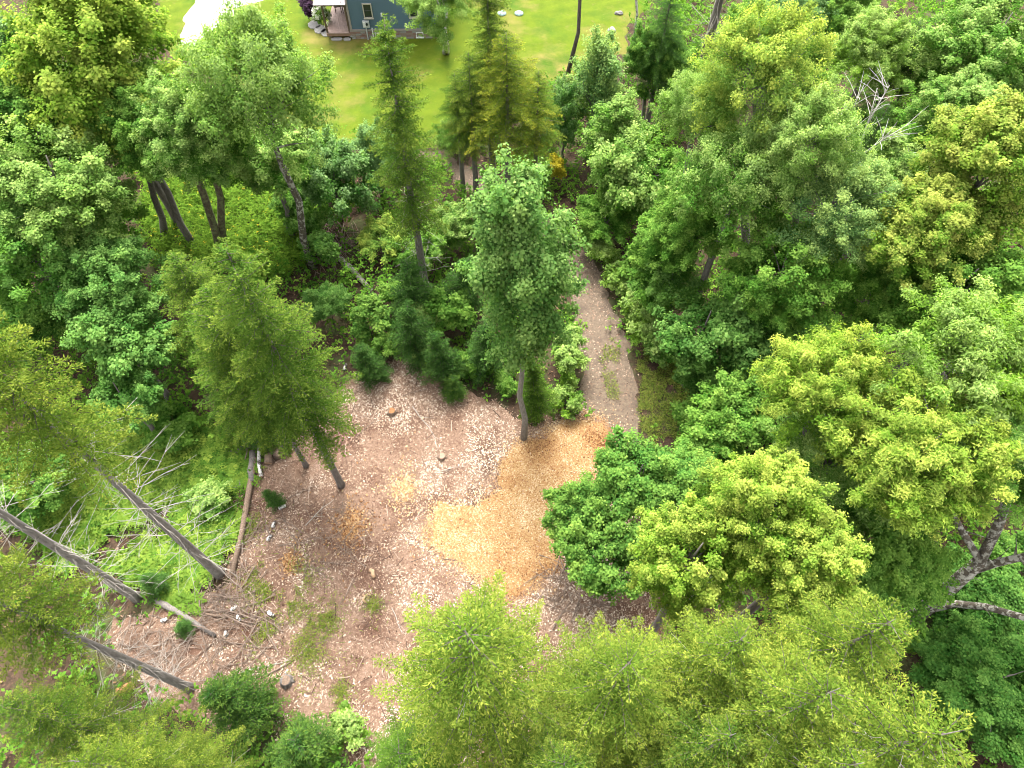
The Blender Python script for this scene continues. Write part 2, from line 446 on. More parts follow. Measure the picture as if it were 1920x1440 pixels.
def crown_proto(name, seed, R, n_lobes, n_clumps, tufts, per, L, W, clump_r, droop=0.1, spread=(50, 105), low=-0.75, fill=0.6, jitter=0.09, zs=1.0, taper=0.0):
    """one broadleaf crown: limbs end in lobes, lobes carry clumps, clumps carry tufts of leaves"""
    r = np.random.default_rng(seed)
    lobes = unit(r.normal(0, 1, (n_lobes, 3))); lobes[:, 2] = np.where(lobes[:, 2] < low, -lobes[:, 2], lobes[:, 2])
    lrad = 0.64 + r.random(n_lobes) * 0.36
    C = []
    while len(C) < n_clumps:
        k = r.integers(n_lobes)
        d = unit(lobes[k] + r.normal(0, 0.38, 3))
        if d[2] < low: continue
        rad = lrad[k] * (fill + (1.0 - fill) * r.random() ** 0.6)
        C.append(d * rad)
    C = np.array(C); centres = C * (R - clump_r * 0.6) * np.array([1, 1, zs])
    centres[:, :2] *= (1 - taper * C[:, 2])[:, None]
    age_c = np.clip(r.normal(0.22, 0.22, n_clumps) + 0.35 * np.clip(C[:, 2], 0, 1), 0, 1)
    VS, tint, age = [], [], []
    for i, c in enumerate(centres):
        n = int(tufts * (0.6 + 0.8 * r.random()))
        ax = unit(unit(c) * 0.9 + np.array([0, 0, 0.55 - 0.5 * droop]) + r.normal(0, 0.38, 3))        # a leafy spray growing outwards and up
        ln = clump_r * (1.3 + 1.5 * r.random()); cr = clump_r * (0.65 + 0.5 * r.random())
        f = r.random(n) ** 0.85
        d = unit(r.normal(0, 1, (n, 3)) + np.array([0, 0, 0.25]))
        d = d - ax * (d @ ax)[:, None] * 0.6
        T = c + ax * ((f - 0.45) * ln)[:, None] + d * (cr * (1.05 - 0.78 * f) * (0.4 + 0.6 * r.random(n) ** 0.5))[:, None]
        T[:, 2] -= droop * 0.5 * ln * f ** 2
        AX = d * 0.55 + ax * 0.55 + np.array([0, 0, 0.7])
        k = 0.8 + 0.45 * r.random()
        VS.append(rosettes(T, AX, per, L * k, W * k, r, spread, droop, jitter))
        tt = np.repeat(np.clip(r.normal(0.5, 0.13) + r.normal(0, 0.14, n), 0, 1), per)
        tint.append(np.clip(tt + r.normal(0, 0.15, n * per), 0, 1))
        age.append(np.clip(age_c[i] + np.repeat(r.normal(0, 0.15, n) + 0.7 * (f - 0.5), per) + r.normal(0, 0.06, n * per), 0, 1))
    V = np.concatenate(VS); F = np.arange(len(V)).reshape(-1, 4)
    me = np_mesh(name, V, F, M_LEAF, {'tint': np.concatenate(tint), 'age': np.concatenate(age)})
    return {'mesh': me, 'R': R, 'Rz': R * zs, 'limbs': centres[r.permutation(n_clumps)[:26]]}


PROTO = {}
PROTO['maple'] = [crown_proto('maple_crown', 101 + k, 4.0, 18, 260, 48, 6, 0.115, 0.085, 0.56, fill=0.42) for k in range(3)]
PROTO['birch'] = [crown_proto('birch_crown', 131 + k, 4.0, 20, 230, 42, 6, 0.10, 0.07, 0.60, 0.25, (60, 130), fill=0.35, jitter=0.1) for k in range(2)]
PROTO['ash'] = [crown_proto('ash_crown', 151 + k, 4.0, 18, 240, 33, 9, 0.15, 0.05, 0.52, 0.4, (55, 120), fill=0.42, jitter=0.1) for k in range(2)]
PROTO['mid'] = [crown_proto('young_crown', 171 + k, 2.2, 11, 95, 40, 6, 0.11, 0.08, 0.40, fill=0.4, jitter=0.08) for k in range(3)]
PROTO['airy'] = [crown_proto('poplar_crown', 191 + k, 2.2, 16, 130, 34, 6, 0.10, 0.072, 0.42, 0.2, (50, 130), -0.9, 0.3, 0.09, 1.6, 0.3) for k in range(2)]
PROTO['aspen'] = [crown_proto('aspen_crown', 199, 2.2, 26, 190, 42, 6, 0.105, 0.078, 0.50, 0.15, (50, 130), -0.9, 0.25, 0.1, 2.3, 0.32)]
PROTO['bush'] = [crown_proto('bush_crown', 211 + k, 1.15, 9, 40, 28, 6, 0.11, 0.078, 0.28, fill=0.4, jitter=0.07) for k in range(4)]

def needle_branch(r, Lb, droop, rise, dens=1.0):
    """tufts along one spruce bough pointing +X: points, directions, along-fraction"""
    nb = max(4, int(Lb / 0.11 * dens))
    s = (np.arange(nb) + 0.5) / nb
    ax = np.stack([s * Lb, np.zeros(nb), rise * s * Lb - droop * (s ** 2) * Lb], -1)
    P, D, A = [], [], []
    for i in range(nb):
        env = 0.34 * min(1.0, 2.2 * (1 - s[i]) + 0.12) * min(1.0, 0.35 + 1.6 * s[i]) * min(1.0, Lb / 1.6 + 0.25)
        for side in (-1, 1):
            l = env * (0.7 + 0.6 * r.random()); m = max(2, int(l / 0.058))
            ang = math.radians(52 + r.normal(0, 12)) * side
            dr = np.array([math.cos(ang), math.sin(ang), 0.18 - 0.75 * r.random()])
            f = (np.arange(m) + 0.4) / m
            P.append(ax[i] + dr * (f * l)[:, None]); D.append(np.repeat(dr[None], m, 0)); A.append(s[i] * 0.6 + 0.4 * f)
        P.append(ax[i][None] + [0, 0, 0.015]); D.append(np.array([[1, 0, 0.35]])); A.append(np.array([s[i]]))
    return np.concatenate(P), np.concatenate(D), np.concatenate(A)
def spruce_proto(name, seed, H, z0, R, whorl=0.42, per=5, power=0.75, sprig=(0.088, 0.028), gap=0.12, dens=1.25, sheets=3, vary=0.55):
    r = np.random.default_rng(seed)
    PP, DD, AA, TT, tw = [], [], [], [], MB()
    z = z0
    while z < H - 0.15:
        f = (z - z0) / (H - z0)
        Lr = R * ((1 - f) ** power) * min(1.0, 0.55 + 2.2 * f)
        a0 = r.random() * 6.28
        for k in range(per):
            if r.random() < gap: continue
            Lb = max(0.22, Lr * (1.17 - vary + vary * r.random())); az = a0 + 6.283 * k / per + r.normal(0, 0.22)
            rise = 0.45 * f - 0.05 + r.normal(0, 0.1); droop = 0.42 * (1 - f) + 0.05
            p, d, a = needle_branch(r, Lb, droop, rise, dens)
            ca, sa = math.cos(az), math.sin(az); zb = z + r.normal(0, 0.12)
            rot = np.array([[ca, sa, 0], [-sa, ca, 0], [0, 0, 1]])
            PP.append(p @ rot + [0, 0, zb]); DD.append(d @ rot); AA.append(a)
            TT.append(np.full(len(p), np.clip(r.normal(0.5, 0.14), 0, 1)))
            pts = [(ca * Lb * q, sa * Lb * q, zb + rise * q * Lb - droop * q * q * Lb - 0.02) for q in (0, 0.35, 0.7, 1.0)]
            tw.tube(pts, [0.010 + 0.008 * Lb, 0.010, 0.007, 0.003], 3, False)
        z += whorl * (0.8 + 0.4 * r.random()) * (1.0 - 0.35 * f)
    P, D, A, T = np.concatenate(PP), np.concatenate(DD), np.concatenate(AA), np.concatenate(TT)
    n = len(P)
    VS = []
    for q in range(sheets):
        Nn = r.normal(0, 0.55, (n, 3)) + np.array([0, 0, 1.0])
        DQ = unit(D) + r.normal(0, 0.75, (n, 3)) + np.array([0, 0, 0.12])
        k = 0.75 + 0.5 * r.random(n)
        VS.append(leaf_verts(P + r.normal(0, 0.02, (n, 3)), DQ, Nn, sprig[0] * k, sprig[1] * k, 0.05, 0.0))
    V = np.concatenate(VS); F = np.arange(len(V)).reshape(-1, 4)
    tint = np.clip(np.tile(T, sheets) + r.normal(0, 0.16, sheets * n), 0, 1)
    age = np.clip(np.tile(A, sheets) ** 2.2 * 0.85 + r.normal(0, 0.16, sheets * n), 0, 1)  # new tips lighter; shade of inner gaps painted by keeping bough bases dark
    return {'mesh': np_mesh(name, V, F, M_NEEDLE, {'tint': tint, 'age': age}), 'H': H, 'z0': z0, 'R': R,
            'twigs': tw.mesh(name + '_bough', M_BARK_DARK)}
PROTO['fir'] = [spruce_proto('fir_crown', 301 + k, 16.0, 6.5, 2.7, 0.56, 8, 0.62, (0.066, 0.022), sheets=4) for k in range(3)]
PROTO['low'] = [spruce_proto('spruce_crown', 311 + k, 16.0, 5.4, 2.1, 0.42, 6, 0.5, gap=0.12) for k in range(2)]
PROTO['high'] = [spruce_proto('high_crown', 321 + k, 16.0, 10.2, 2.3, 0.44, 6, 0.5, gap=0.1) for k in range(2)]
PROTO['ragged'] = [spruce_proto('ragged_crown', 331, 15.0, 5.0, 1.7, 0.34, 7, 0.35, gap=0.2, vary=0.95)]
PROTO['sapling'] = [spruce_proto('sapling_crown', 341 + k, 3.6, 0.15, 1.25, 0.17, 8, 0.6, (0.10, 0.024), 0.12, vary=0.9) for k in range(3)]

# dead boughs shared by all conifer trunks
def dead_proto(seed):
    r = np.random.default_rng(seed); m = MB(); z = 0; y = 0; pts = [(0, 0, 0)]; L = 1.0
    for s in (0.25, 0.5, 0.75, 1.0):
        y += r.normal(0, 0.05); z += r.normal(-0.03, 0.05); pts.append((s * L, y, z))
    m.tube(pts, [0.011, 0.009, 0.007, 0.005, 0.003], 4, False)
    for _ in range(3):
        s = r.integers(1, 4); p = Vector(pts[s]); d = Vector((r.random() * 0.3 + 0.1, r.normal(0, 0.22), r.normal(-0.05, 0.1)))
        m.tube([p, p + d * 0.6, p + d], [0.006, 0.005, 0.002], 3, False)
    return m.mesh('dead_branch', M_DEAD)
DEADB = [dead_proto(400 + k) for k in range(6)]
def dead_branches(parent, base, top, n, lo, hi, lmax, seed, lmin=0.5):
    r = np.random.default_rng(seed); b, t = Vector(base), Vector(top)
    for _ in range(n):
        f = lo + (hi - lo) * r.random(); p = b.lerp(t, f)
        L = lmin + (lmax - lmin) * r.random() ** 1.3
        add('dead_branch', DEADB[r.integers(6)], parent, p, (r.random() * 6.28, r.normal(0.18, 0.25), r.random() * 6.28), (L, max(0.7, L * 0.5), max(0.7, L * 0.5)))

# ------------------------------------------------------------------ tree builders
def bent(a, b, k, amp, r):
    a, b = Vector(a), Vector(b); out = []
    for i in range(k + 1):
        f = i / k; p = a.lerp(b, f)
        j = amp * math.sin(math.pi * f)
        out.append(p + Vector((r.normal(0, 1), r.normal(0, 1), 0)) * j)
    return out
_pick = {}
def pick(kind):
    i = _pick.get(kind, 0); _pick[kind] = i + 1
    return PROTO[kind][i % len(PROTO[kind])]
_seed = [1000]
def broadleaf(label, kind, c, rpx, zc, rzr, col, tip, base=None, bark=None, name='broadleaf_tree', cat='tree', group='broadleaf trees round the clearing', r0=None, rz=None):
    """c = survey pixel of the crown's middle, rpx = its half width in survey pixels, zc = its height above ground"""
    _seed[0] += 1; r = np.random.default_rng(_seed[0])
    cc = at(c[0], c[1], zc); R = 1.2 * rpx / FPX * depth(cc)
    pr = pick(kind)
    b = at(*base) if base else Vector((cc.x + r.normal(0, 0.12), cc.y + r.normal(0, 0.12), 0))
    t = thing(name, label, cat, b, group)
    Rz = min(R * rzr, zc * 0.93)
    spin = r.random() * 6.28 if rz is None else rz
    sxy, sz = R / pr['R'], Rz / pr['Rz']
    cl = cc - b
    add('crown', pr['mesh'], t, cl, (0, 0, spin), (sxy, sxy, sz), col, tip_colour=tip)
    # trunk with limbs that run to the crown's own clumps
    m = MB(); tr = r0 or (0.05 + 0.028 * R + 0.004 * zc)
    low = cl * max(0.25, 1 - Rz * 0.85 / zc)
    hi = cl + Vector((cl.x * 0.25, cl.y * 0.25, Rz * 0.55))
    pts = bent((0, 0, -0.1), low, 3, 0.05 * zc ** 0.5, r) + bent(low, hi, 4, 0.12, r)[1:]
    rad = [tr * 1.35, tr, tr * 0.9, tr * 0.8, tr * 0.62, tr * 0.45, tr * 0.28, tr * 0.1]
    m.tube(pts, rad, 8)
    cs, sn = math.cos(spin), math.sin(spin)
    for lx, ly, lz in pr['limbs'][:(20 if R > 2 else 10)]:
        e = Vector(((lx * cs - ly * sn) * sxy, (lx * sn + ly * cs) * sxy, lz * sz)) * 0.97 + cl
        f = min(0.85, max(0.0, (e.z - low.z) / (hi.z - low.z + 1e-6) * 0.6)) * 4
        i = int(f); s = pts[3 + i].lerp(pts[4 + i], f - i)
        lr = tr * (0.34 - 0.05 * f)
        mid = s.lerp(e, 0.5) + Vector((r.normal(0, 0.1), r.normal(0, 0.1), 0.1 * R * r.random()))
        m.tube([s, mid, e], [lr, lr * 0.55, 0.008], 5, False)
    add('trunk', m.mesh('trunk', bark or M_BARK, True), t)
    return t
def conifer(label, kind, h, R, col, tip, base=None, apex=None, dead=0, dead_lo=0.2, dead_hi=0.6, dead_len=1.6, bark=None, tr=None, lean=(0, 0), name='conifer_tree', group='conifers round the clearing', zs0=None, spin=None):
    _seed[0] += 1; r = np.random.default_rng(_seed[0])
    b = at(*base) if base else at(apex[0], apex[1], h)
    b = Vector((b.x, b.y, 0))
    pr = pick(kind); t = thing(name, label, 'tree', b, group)
    sz = h / pr['H']; sxy = R / pr['R']
    sp = r.random() * 6.28 if spin is None else spin
    rot = (math.radians(lean[1]), math.radians(lean[0]), sp)
    q = Matrix.Rotation(sp, 4, 'Z'); e = (Matrix.Rotation(math.radians(lean[0]), 4, 'Y') @ Matrix.Rotation(math.radians(lean[1]), 4, 'X'))
    cr = add('crown', pr['mesh'], t, (0, 0, 0), rot, (sxy, sxy, sz), col, tip_colour=tip)
    add('bough', pr['twigs'], cr, kind='stuff')
    top = Vector(cr.rotation_euler.to_matrix() @ Vector((0, 0, h)))
    tr = tr or 0.05 + 0.012 * h
    m = MB(); pts = [(top * f) for f in (0, 0.03, 0.2, 0.45, 0.7, 0.9, 1.0)]; pts[0] = Vector((0, 0, -0.1))
    m.tube(pts, [tr * 1.4, tr * 1.08, tr * 0.95, tr * 0.72, tr * 0.42, tr * 0.11, tr * 0.02], 9)
    tk = add('trunk', m.mesh('trunk', bark or M_BARK, True), t)
    if dead: dead_branches(tk, (0, 0, 0), top, dead, dead_lo, dead_hi, dead_len, _seed[0])
    return t
def bush(label, c, rpx, zc, rzr, col, tip, kind='bush', group='bushes and young growth', name='bush'):
    return broadleaf(label, kind, c, rpx, zc, rzr, col, tip, None, M_BARK_DARK, name, 'bush', group, r0=0.035)

# leaf colours (linear, per species)
YG, YT = (0.105, 0.205, 0.020), (0.270, 0.325, 0.060)      # yellow-green, yellower new shoots
LG, LT = (0.112, 0.210, 0.036), (0.235, 0.325, 0.095)      # light birch green
MG, MT = (0.070, 0.175, 0.022), (0.155, 0.265, 0.050)      # mid green
BG, BT = (0.066, 0.168, 0.030), (0.140, 0.250, 0.062)      # cool green
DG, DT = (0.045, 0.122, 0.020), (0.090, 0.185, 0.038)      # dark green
GG, GT = (0.090, 0.180, 0.055), (0.165, 0.260, 0.100)      # greyed green
RM, RT = (0.098, 0.195, 0.020), (0.255, 0.285, 0.062)      # maple with reddish shoots
FY, FT = (0.066, 0.118, 0.014), (0.180, 0.205, 0.032)      # yellow fir
FG, FGT = (0.045, 0.096, 0.013), (0.100, 0.160, 0.024)     # green fir
SD, SDT = (0.038, 0.092, 0.020), (0.075, 0.145, 0.032)     # dark spruce
#@@TREES
# ------------------------------------------------------------------ broadleaf trees (crown middle, half width, height)
B = broadleaf
B('large yellow-green maple filling the upper left corner beside the gravel drive', 'maple', (165, 110), 165, 11, 0.95, YG, YT)
B('dim grey-green tree at the left edge behind the yellow-green corner maple', 'maple', (5, 110), 90, 9, 0.9, DG, GT)
B('pale green birch with an open crown between gravel drive and lawn', 'birch', (492, 190), 138, 11, 1.15, LG, LT, (587, 500), M_BARK_LICHEN, r0=0.2)
B('lower blue-green maple at the left edge, under the corner maple', 'maple', (60, 225), 120, 9, 0.8, BG, MT)
B('mid-green maple between the corner maple and the goldenrod patch', 'maple', (235, 215), 110, 9, 0.8, MG, MT)
B('light green maple with a forked grey stem at the left edge', 'maple', (105, 345), 135, 9, 0.85, LG, LT, (200, 560), M_BARK_PALE)
B('maple on a dark leaning trunk at the left side of the goldenrod', 'maple', (262, 255), 95, 9, 0.9, MG, MT, (309, 450), M_BARK, r0=0.18)
B('maple on a mossy slanting trunk in the middle of the goldenrod', 'maple', (335, 240), 95, 10, 0.9, MG, LT, (413, 467), M_BARK_MOSS, r0=0.2)
B('birch-leaved tree whose mossy trunk rises right of the slanting maple', 'maple', (392, 262), 90, 9, 0.9, MG, LT, (420, 470), M_BARK_MOSS, r0=0.2)
B('shaggy green maple below the pale birch at the far end of the goldenrod', 'mid', (505, 300), 85, 6, 0.8, MG, LT)
B('cool green maple below the forked-stem maple at the left edge', 'maple', (70, 480), 130, 7, 0.8, MG, BT, None, M_BARK_PALE)
B('bushy green maple between the left edge and the big spruces', 'maple', (190, 535), 110, 6, 0.8, BG, BT)
B('small round maple squeezed between yellow fir and big spruces', 'mid', (230, 640), 90, 5, 0.9, BG, BT)
B('drooping green sapling above the ferns, right of the yellow fir', 'mid', (235, 745), 65, 4, 1.2, BG, BT)
B('dark green alder on a bare stem beside the dry brush pile', 'mid', (632, 345), 72, 3.4, 1.2, DG, GT, (636, 410), M_BARK)
B('grey-green pointed young tree at the near edge of the lawn', 'airy', (705, 290), 45, 3.2, 1.5, GG, GT)
B('thin birch standing in front of the blue house', 'birch', (822, 10), 75, 7.5, 0.9, LG, LT, (836, 97), M_BIRCH, r0=0.2)
B('tall slender aspen with a straight pale trunk in the middle of the scene', 'aspen', (976, 500), 106, 10.3, 2.6, (0.088, 0.188, 0.040), (0.175, 0.27, 0.078), (982, 822), M_BARK_PALE, r0=0.135)
B('soft pale poplar at the edge of the lawn, below the leaning pole trunk', 'airy', (1115, 180), 72, 4.5, 1.7, GG, LT)
B('narrow grey-green poplar left of the soft pale poplar', 'airy', (1055, 220), 36, 3.5, 2.2, BG, GT)
B('rounded green poplar below the soft pale poplar', 'airy', (1160, 260), 70, 4.5, 1.2, MG, LT)
B('leafy green cherry right of the small yellow shrub', 'mid', (1175, 345), 80, 4, 1.1, MG, LT)
B('green cherry overhanging the bend of the trail', 'mid', (1135, 410), 55, 2.5, 1.0, MG, MT)
B('dark green maple at the right end of the lawn', 'maple', (1228, 95), 55, 5.5, 1.1, DG, MT, None, M_BARK_PALE)
B('dark bush-like maple under the bare dead conifer', 'mid', (1255, 150), 65, 3.5, 1.0, DG, MT)
B('green maple just right of the bare dead conifer', 'maple', (1405, 70), 58, 7, 1.0, MG, MT)
B('greyish willow-leaved tree at the top, behind the big pale birch', 'birch', (1485, 40), 85, 8.5, 0.9, GG, GT)
B('yellow-green maple at the top, right of the greyish willow', 'maple', (1640, 95), 80, 10, 0.9, YG, LT)
B('bright green maple in the upper right corner', 'maple', (1860, 85), 120, 11, 0.8, MG, LT)
B('light green maple under the corner maple at upper right', 'maple', (1780, 215), 95, 10, 0.7, MG, LT)
B('big pale yellow-green birch, tallest of the trees right of the trail', 'birch', (1430, 150), 125, 13, 1.0, LG, YT, (1388, 520), M_BARK_PALE, r0=0.22)
B('pale birch lobe tree on the trail side of the tallest birch', 'birch', (1310, 225), 85, 10, 1.0, LG, LT)
B('pale birch between the tallest birch and the bare white birch', 'birch', (1510, 270), 105, 12, 1.0, LG, LT, (1470, 560), M_BARK_PALE)
B('mid-green birch below the tallest birch', 'birch', (1380, 360), 120, 9.5, 1.0, MG, LT, None, M_BARK_PALE)
B('greyish green birch below the bare white birch', 'birch', (1570, 390), 110, 10, 0.9, GG, LT, (1500, 610), M_BARK_PALE, r0=0.22)
B('deep green maple above the dark thicket right of the trail', 'maple', (1300, 430), 90, 6.5, 0.9, MG, MT)
B('deep green maple on a cracked pale trunk right of the thicket', 'maple', (1460, 510), 115, 7.5, 0.9, MG, MT, None, M_BARK_PALE)
B('large maple with reddish shoots at the right edge', 'maple', (1860, 310), 140, 12, 0.85, RM, RT)
B('lower maple with reddish shoots, left of the right-edge one', 'maple', (1750, 430), 115, 10.5, 0.8, RM, RT)
B('green maple in the shade under the reddish maples', 'maple', (1790, 560), 140, 8.5, 0.9, MG, MT)
B('green maple between the pale trunks and the reddish maples', 'maple', (1645, 550), 95, 6.5, 0.9, MG, MT)
B('broad yellow-green ash, leftmost of the three ashes at right', 'ash', (1555, 740), 140, 11, 0.9, YG, YT)
B('tall yellow-green ash at the right edge, highest of the three', 'ash', (1800, 690), 155, 12.5, 0.9, YG, LT)
B('full yellow-green ash above the lichen-covered limbs', 'ash', (1730, 850), 150, 12, 0.75, YG, YT)
B('greener ash filling the right edge below the highest ash', 'ash', (1895, 845), 125, 11.5, 0.8, MG, LT)
B('low green ash below the leftmost ash', 'ash', (1565, 880), 130, 8.5, 0.9, MG, LT)
B('bright yellow maple, upper of the two beside the dark alders', 'maple', (1430, 965), 115, 11.5, 1.1, YG, YT)
B('bright yellow maple, lower of the two beside the dark alders', 'maple', (1300, 1050), 115, 10, 1.15, YG, YT)
B('bright yellow-green maple touching the row of bottom firs', 'maple', (1500, 1060), 110, 11, 1.1, YG, YT)
B('cool dark green alder standing on the orange wood chips', 'mid', (1085, 960), 66, 4.2, 1.15, BG, MT)
B('larger cool green alder behind the one on the wood chips', 'mid', (1195, 895), 85, 5.2, 1.1, BG, MT)
B('dark green alder over the brush at the rim of the chip bed', 'mid', (1130, 1040), 85, 4.2, 1.0, DG, MT)
B('green alder between the larger alder and the yellow maples', 'mid', (1270, 900), 75, 5, 0.9, BG, MT)
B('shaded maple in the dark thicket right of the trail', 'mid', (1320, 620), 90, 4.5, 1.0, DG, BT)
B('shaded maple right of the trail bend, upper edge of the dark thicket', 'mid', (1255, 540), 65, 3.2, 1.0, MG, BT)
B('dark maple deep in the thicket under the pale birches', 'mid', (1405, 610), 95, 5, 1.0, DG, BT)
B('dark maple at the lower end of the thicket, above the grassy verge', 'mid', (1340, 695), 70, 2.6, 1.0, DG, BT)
B('green hazel between the thicket and the leftmost ash', 'mid', (1390, 775), 80, 4, 0.9, MG, MT)
B('green hazel between the trail mouth and the yellow maples', 'mid', (1330, 835), 75, 3.4, 0.8, MG, MT)
B('broad dark green maple under the lichen-covered limbs', 'maple', (1645, 1035), 125, 7, 0.8, MG, MT)
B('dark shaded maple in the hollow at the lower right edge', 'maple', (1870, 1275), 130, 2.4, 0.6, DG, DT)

B('green maple at the top edge between greyish willow and yellow-green maple', 'maple', (1565, 25), 75, 9, 0.9, MG, MT)
B('mid-green maple wedged under the dark conifer at upper right', 'maple', (1715, 130), 75, 8, 0.9, MG, LT)
B('green maple at the right edge between corner maple and reddish maple', 'maple', (1915, 205), 85, 9, 0.9, MG, LT)
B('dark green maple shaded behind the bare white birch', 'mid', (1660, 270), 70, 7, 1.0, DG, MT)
B('green maple below the bare white birch, above the pale trunks', 'maple', (1660, 360), 85, 8, 0.9, MG, LT)
B('small dim maple in the gap under the light green corner maples', 'mid', (1770, 300), 70, 6, 0.9, DG, MT)
B('dim green maple at the top edge above the greyish willow', 'maple', (1450, -35), 80, 7, 0.9, MG, MT)
B('mid-green maple at the right edge between reddish maples and highest ash', 'maple', (1910, 560), 90, 8, 0.8, MG, LT)
B('dim maple at the left edge behind the forked-stem maple', 'maple', (10, 420), 90, 6, 0.9, DG, MT)
B('green thicket maple between the mid-green birch and the trail bushes', 'mid', (1250, 470), 65, 4.5, 1.0, MG, MT)
B('green thicket maple below the rounded poplar', 'mid', (1230, 330), 65, 4, 1.0, MG, MT)
B('dark maple in the gap left of the thin maple trunks over the goldenrod', 'mid', (190, 410), 75, 4.5, 0.9, MG, MT)

# ------------------------------------------------------------------ conifers
K = conifer
K('large yellow-green fir at the bottom, left of the row of firs', 'fir', 17, 3.5, FY, FT, apex=(872, 1178), dead=16, dead_lo=0.4, dead_hi=0.85)
K('fir in the bottom row just right of the large yellow one', 'fir', 15.5, 3.0, FY, FT, apex=(1185, 1235), dead=16, dead_lo=0.4, dead_hi=0.8)
K('fir in the bottom row below the lower bright maple', 'fir', 15, 2.8, FY, FT, apex=(1400, 1190), dead=10, dead_lo=0.4, dead_hi=0.8)
K('pointed yellow fir at the right end of the bottom row', 'fir', 16, 3.0, FY, FT, apex=(1680, 1160), dead=12, dead_lo=0.4, dead_hi=0.8)
K('fir standing between the pointed yellow fir and the bottom edge', 'fir', 17, 3.0, FY, FT, apex=(1575, 1290), dead=12, dead_lo=0.4, dead_hi=0.8)
K('yellow fir in the lower right corner with grey twigs showing', 'fir', 18, 3.0, FY, FT, apex=(1800, 1370), dead=14, dead_lo=0.5, dead_hi=0.9)
K('fir cut by the bottom edge left of the corner fir', 'fir', 17, 2.5, FY, FT, apex=(1620, 1430), dead=12, dead_lo=0.5, dead_hi=0.9)
K('fir at the bottom edge below the second fir of the row', 'fir', 14.5, 2.7, FG, FT, apex=(1380, 1375), dead=14, dead_lo=0.4, dead_hi=0.8)
K('shaded fir at the bottom edge below the large yellow fir', 'fir', 13.5, 2.6, FG, FT, apex=(1060, 1430), dead=14, dead_lo=0.4, dead_hi=0.8)
K('greener low fir at the bottom edge left of the large yellow fir', 'fir', 11, 2.3, FG, FGT, apex=(745, 1410), dead=10, dead_lo=0.4, dead_hi=0.8)
K('yellowish low spruce right of the pair at the lawn edge', 'fir', 8.5, 1.9, FY, FT, apex=(1010, 130), dead=6, dead_lo=0.3, dead_hi=0.7)
K('small green spruce between the ragged spruce and the pair at the lawn edge', 'fir', 8, 1.8, FG, FGT, apex=(852, 135))
K('tall yellow fir on the upper of the bare twiggy trunks at left', 'high', 18, 2.5, FY, FT, base=(412, 1077), tr=0.185, bark=M_BARK_GREY, dead=110, dead_lo=0.1, dead_hi=0.68, dead_len=2.5)
K('tall fir on the middle bare trunk, its crown cut by the left edge', 'high', 18.5, 2.3, FY, FT, base=(258, 1122), tr=0.175, bark=M_BARK_GREY, dead=110, dead_lo=0.08, dead_hi=0.62, dead_len=2.2)
K('yellow fir on the lowest bare twiggy trunk at left', 'high', 15.5, 2.1, FY, FT, base=(357, 1291), tr=0.16, bark=M_BARK_GREY, dead=110, dead_lo=0.05, dead_hi=0.55, dead_len=1.7)
K('yellow-green fir at the left edge below the lowest bare trunk', 'fir', 13, 2.1, FG, FT, apex=(-10, 1320), dead=18, dead_lo=0.4, dead_hi=0.8)
K('fir in the lower left corner', 'fir', 13, 2.1, FY, FT, apex=(130, 1425), dead=14, dead_lo=0.4, dead_hi=0.8)
K('fir at the bottom edge left of the bushy spruce saplings', 'fir', 11, 1.7, FG, FT, apex=(235, 1440), dead=14, dead_lo=0.4, dead_hi=0.8)
K('spruce on the bare trunk standing out in the pale litter', 'low', 15.6, 2.6, FG, (0.125, 0.165, 0.025), base=(640, 910), tr=0.15, dead=14, dead_lo=0.3, dead_hi=0.55, dead_len=1.1)
K('spruce on the thin dark trunk beside the wood pile', 'low', 12.8, 2.5, FG, (0.125, 0.165, 0.025), base=(574, 874), tr=0.11, dead=10, dead_lo=0.3, dead_hi=0.6, dead_len=1.2)
K('spruce whose trunk stands right behind the wood pile', 'low', 11.0, 2.3, FG, FGT, base=(540, 848), tr=0.15, dead=10, dead_lo=0.3, dead_hi=0.6, dead_len=1.2)
K('spruce at the upper left of the group by the wood pile', 'low', 9.8, 2.4, FG, (0.125, 0.165, 0.025), base=(475, 735), tr=0.15, dead=22, dead_lo=0.2, dead_hi=0.6, dead_len=1.8)
K('ragged tall spruce with grey trunk left of the aspen', 'ragged', 15.3, 2.1, FG, (0.125, 0.165, 0.025), base=(800, 552), tr=0.2, dead=44, dead_lo=0.05, dead_hi=0.45, dead_len=1.9)
K('yellowish spruce, right one of the pair at the lawn edge', 'fir', 11, 3.2, FY, (0.225, 0.215, 0.022), apex=(950, 60), dead=10, dead_lo=0.3, dead_hi=0.8)
K('greener spruce, left one of the pair at the lawn edge', 'fir', 9.5, 2.2, FG, FT, apex=(878, 95), dead=10, dead_lo=0.2, dead_hi=0.6)
K('spruce cut by the top edge in front of the lawn', 'ragged', 13, 2.0, FG, FT, apex=(912, -70), dead=14, dead_lo=0.2, dead_hi=0.7)
K('dark conifer at the top between yellow-green and corner maples', 'fir', 11, 2.2, SD, FGT, apex=(1730, 30), dead=20, dead_lo=0.3, dead_hi=0.8)
K('dark conifer behind the bare white birch', 'fir', 10, 2.2, SD, FGT, apex=(1670, 190), dead=12, dead_lo=0.3, dead_hi=0.8)
K('dark conifer at the top edge left of the bare dead conifer', 'fir', 10, 2.0, SD, SDT, apex=(1265, -40), dead=0)

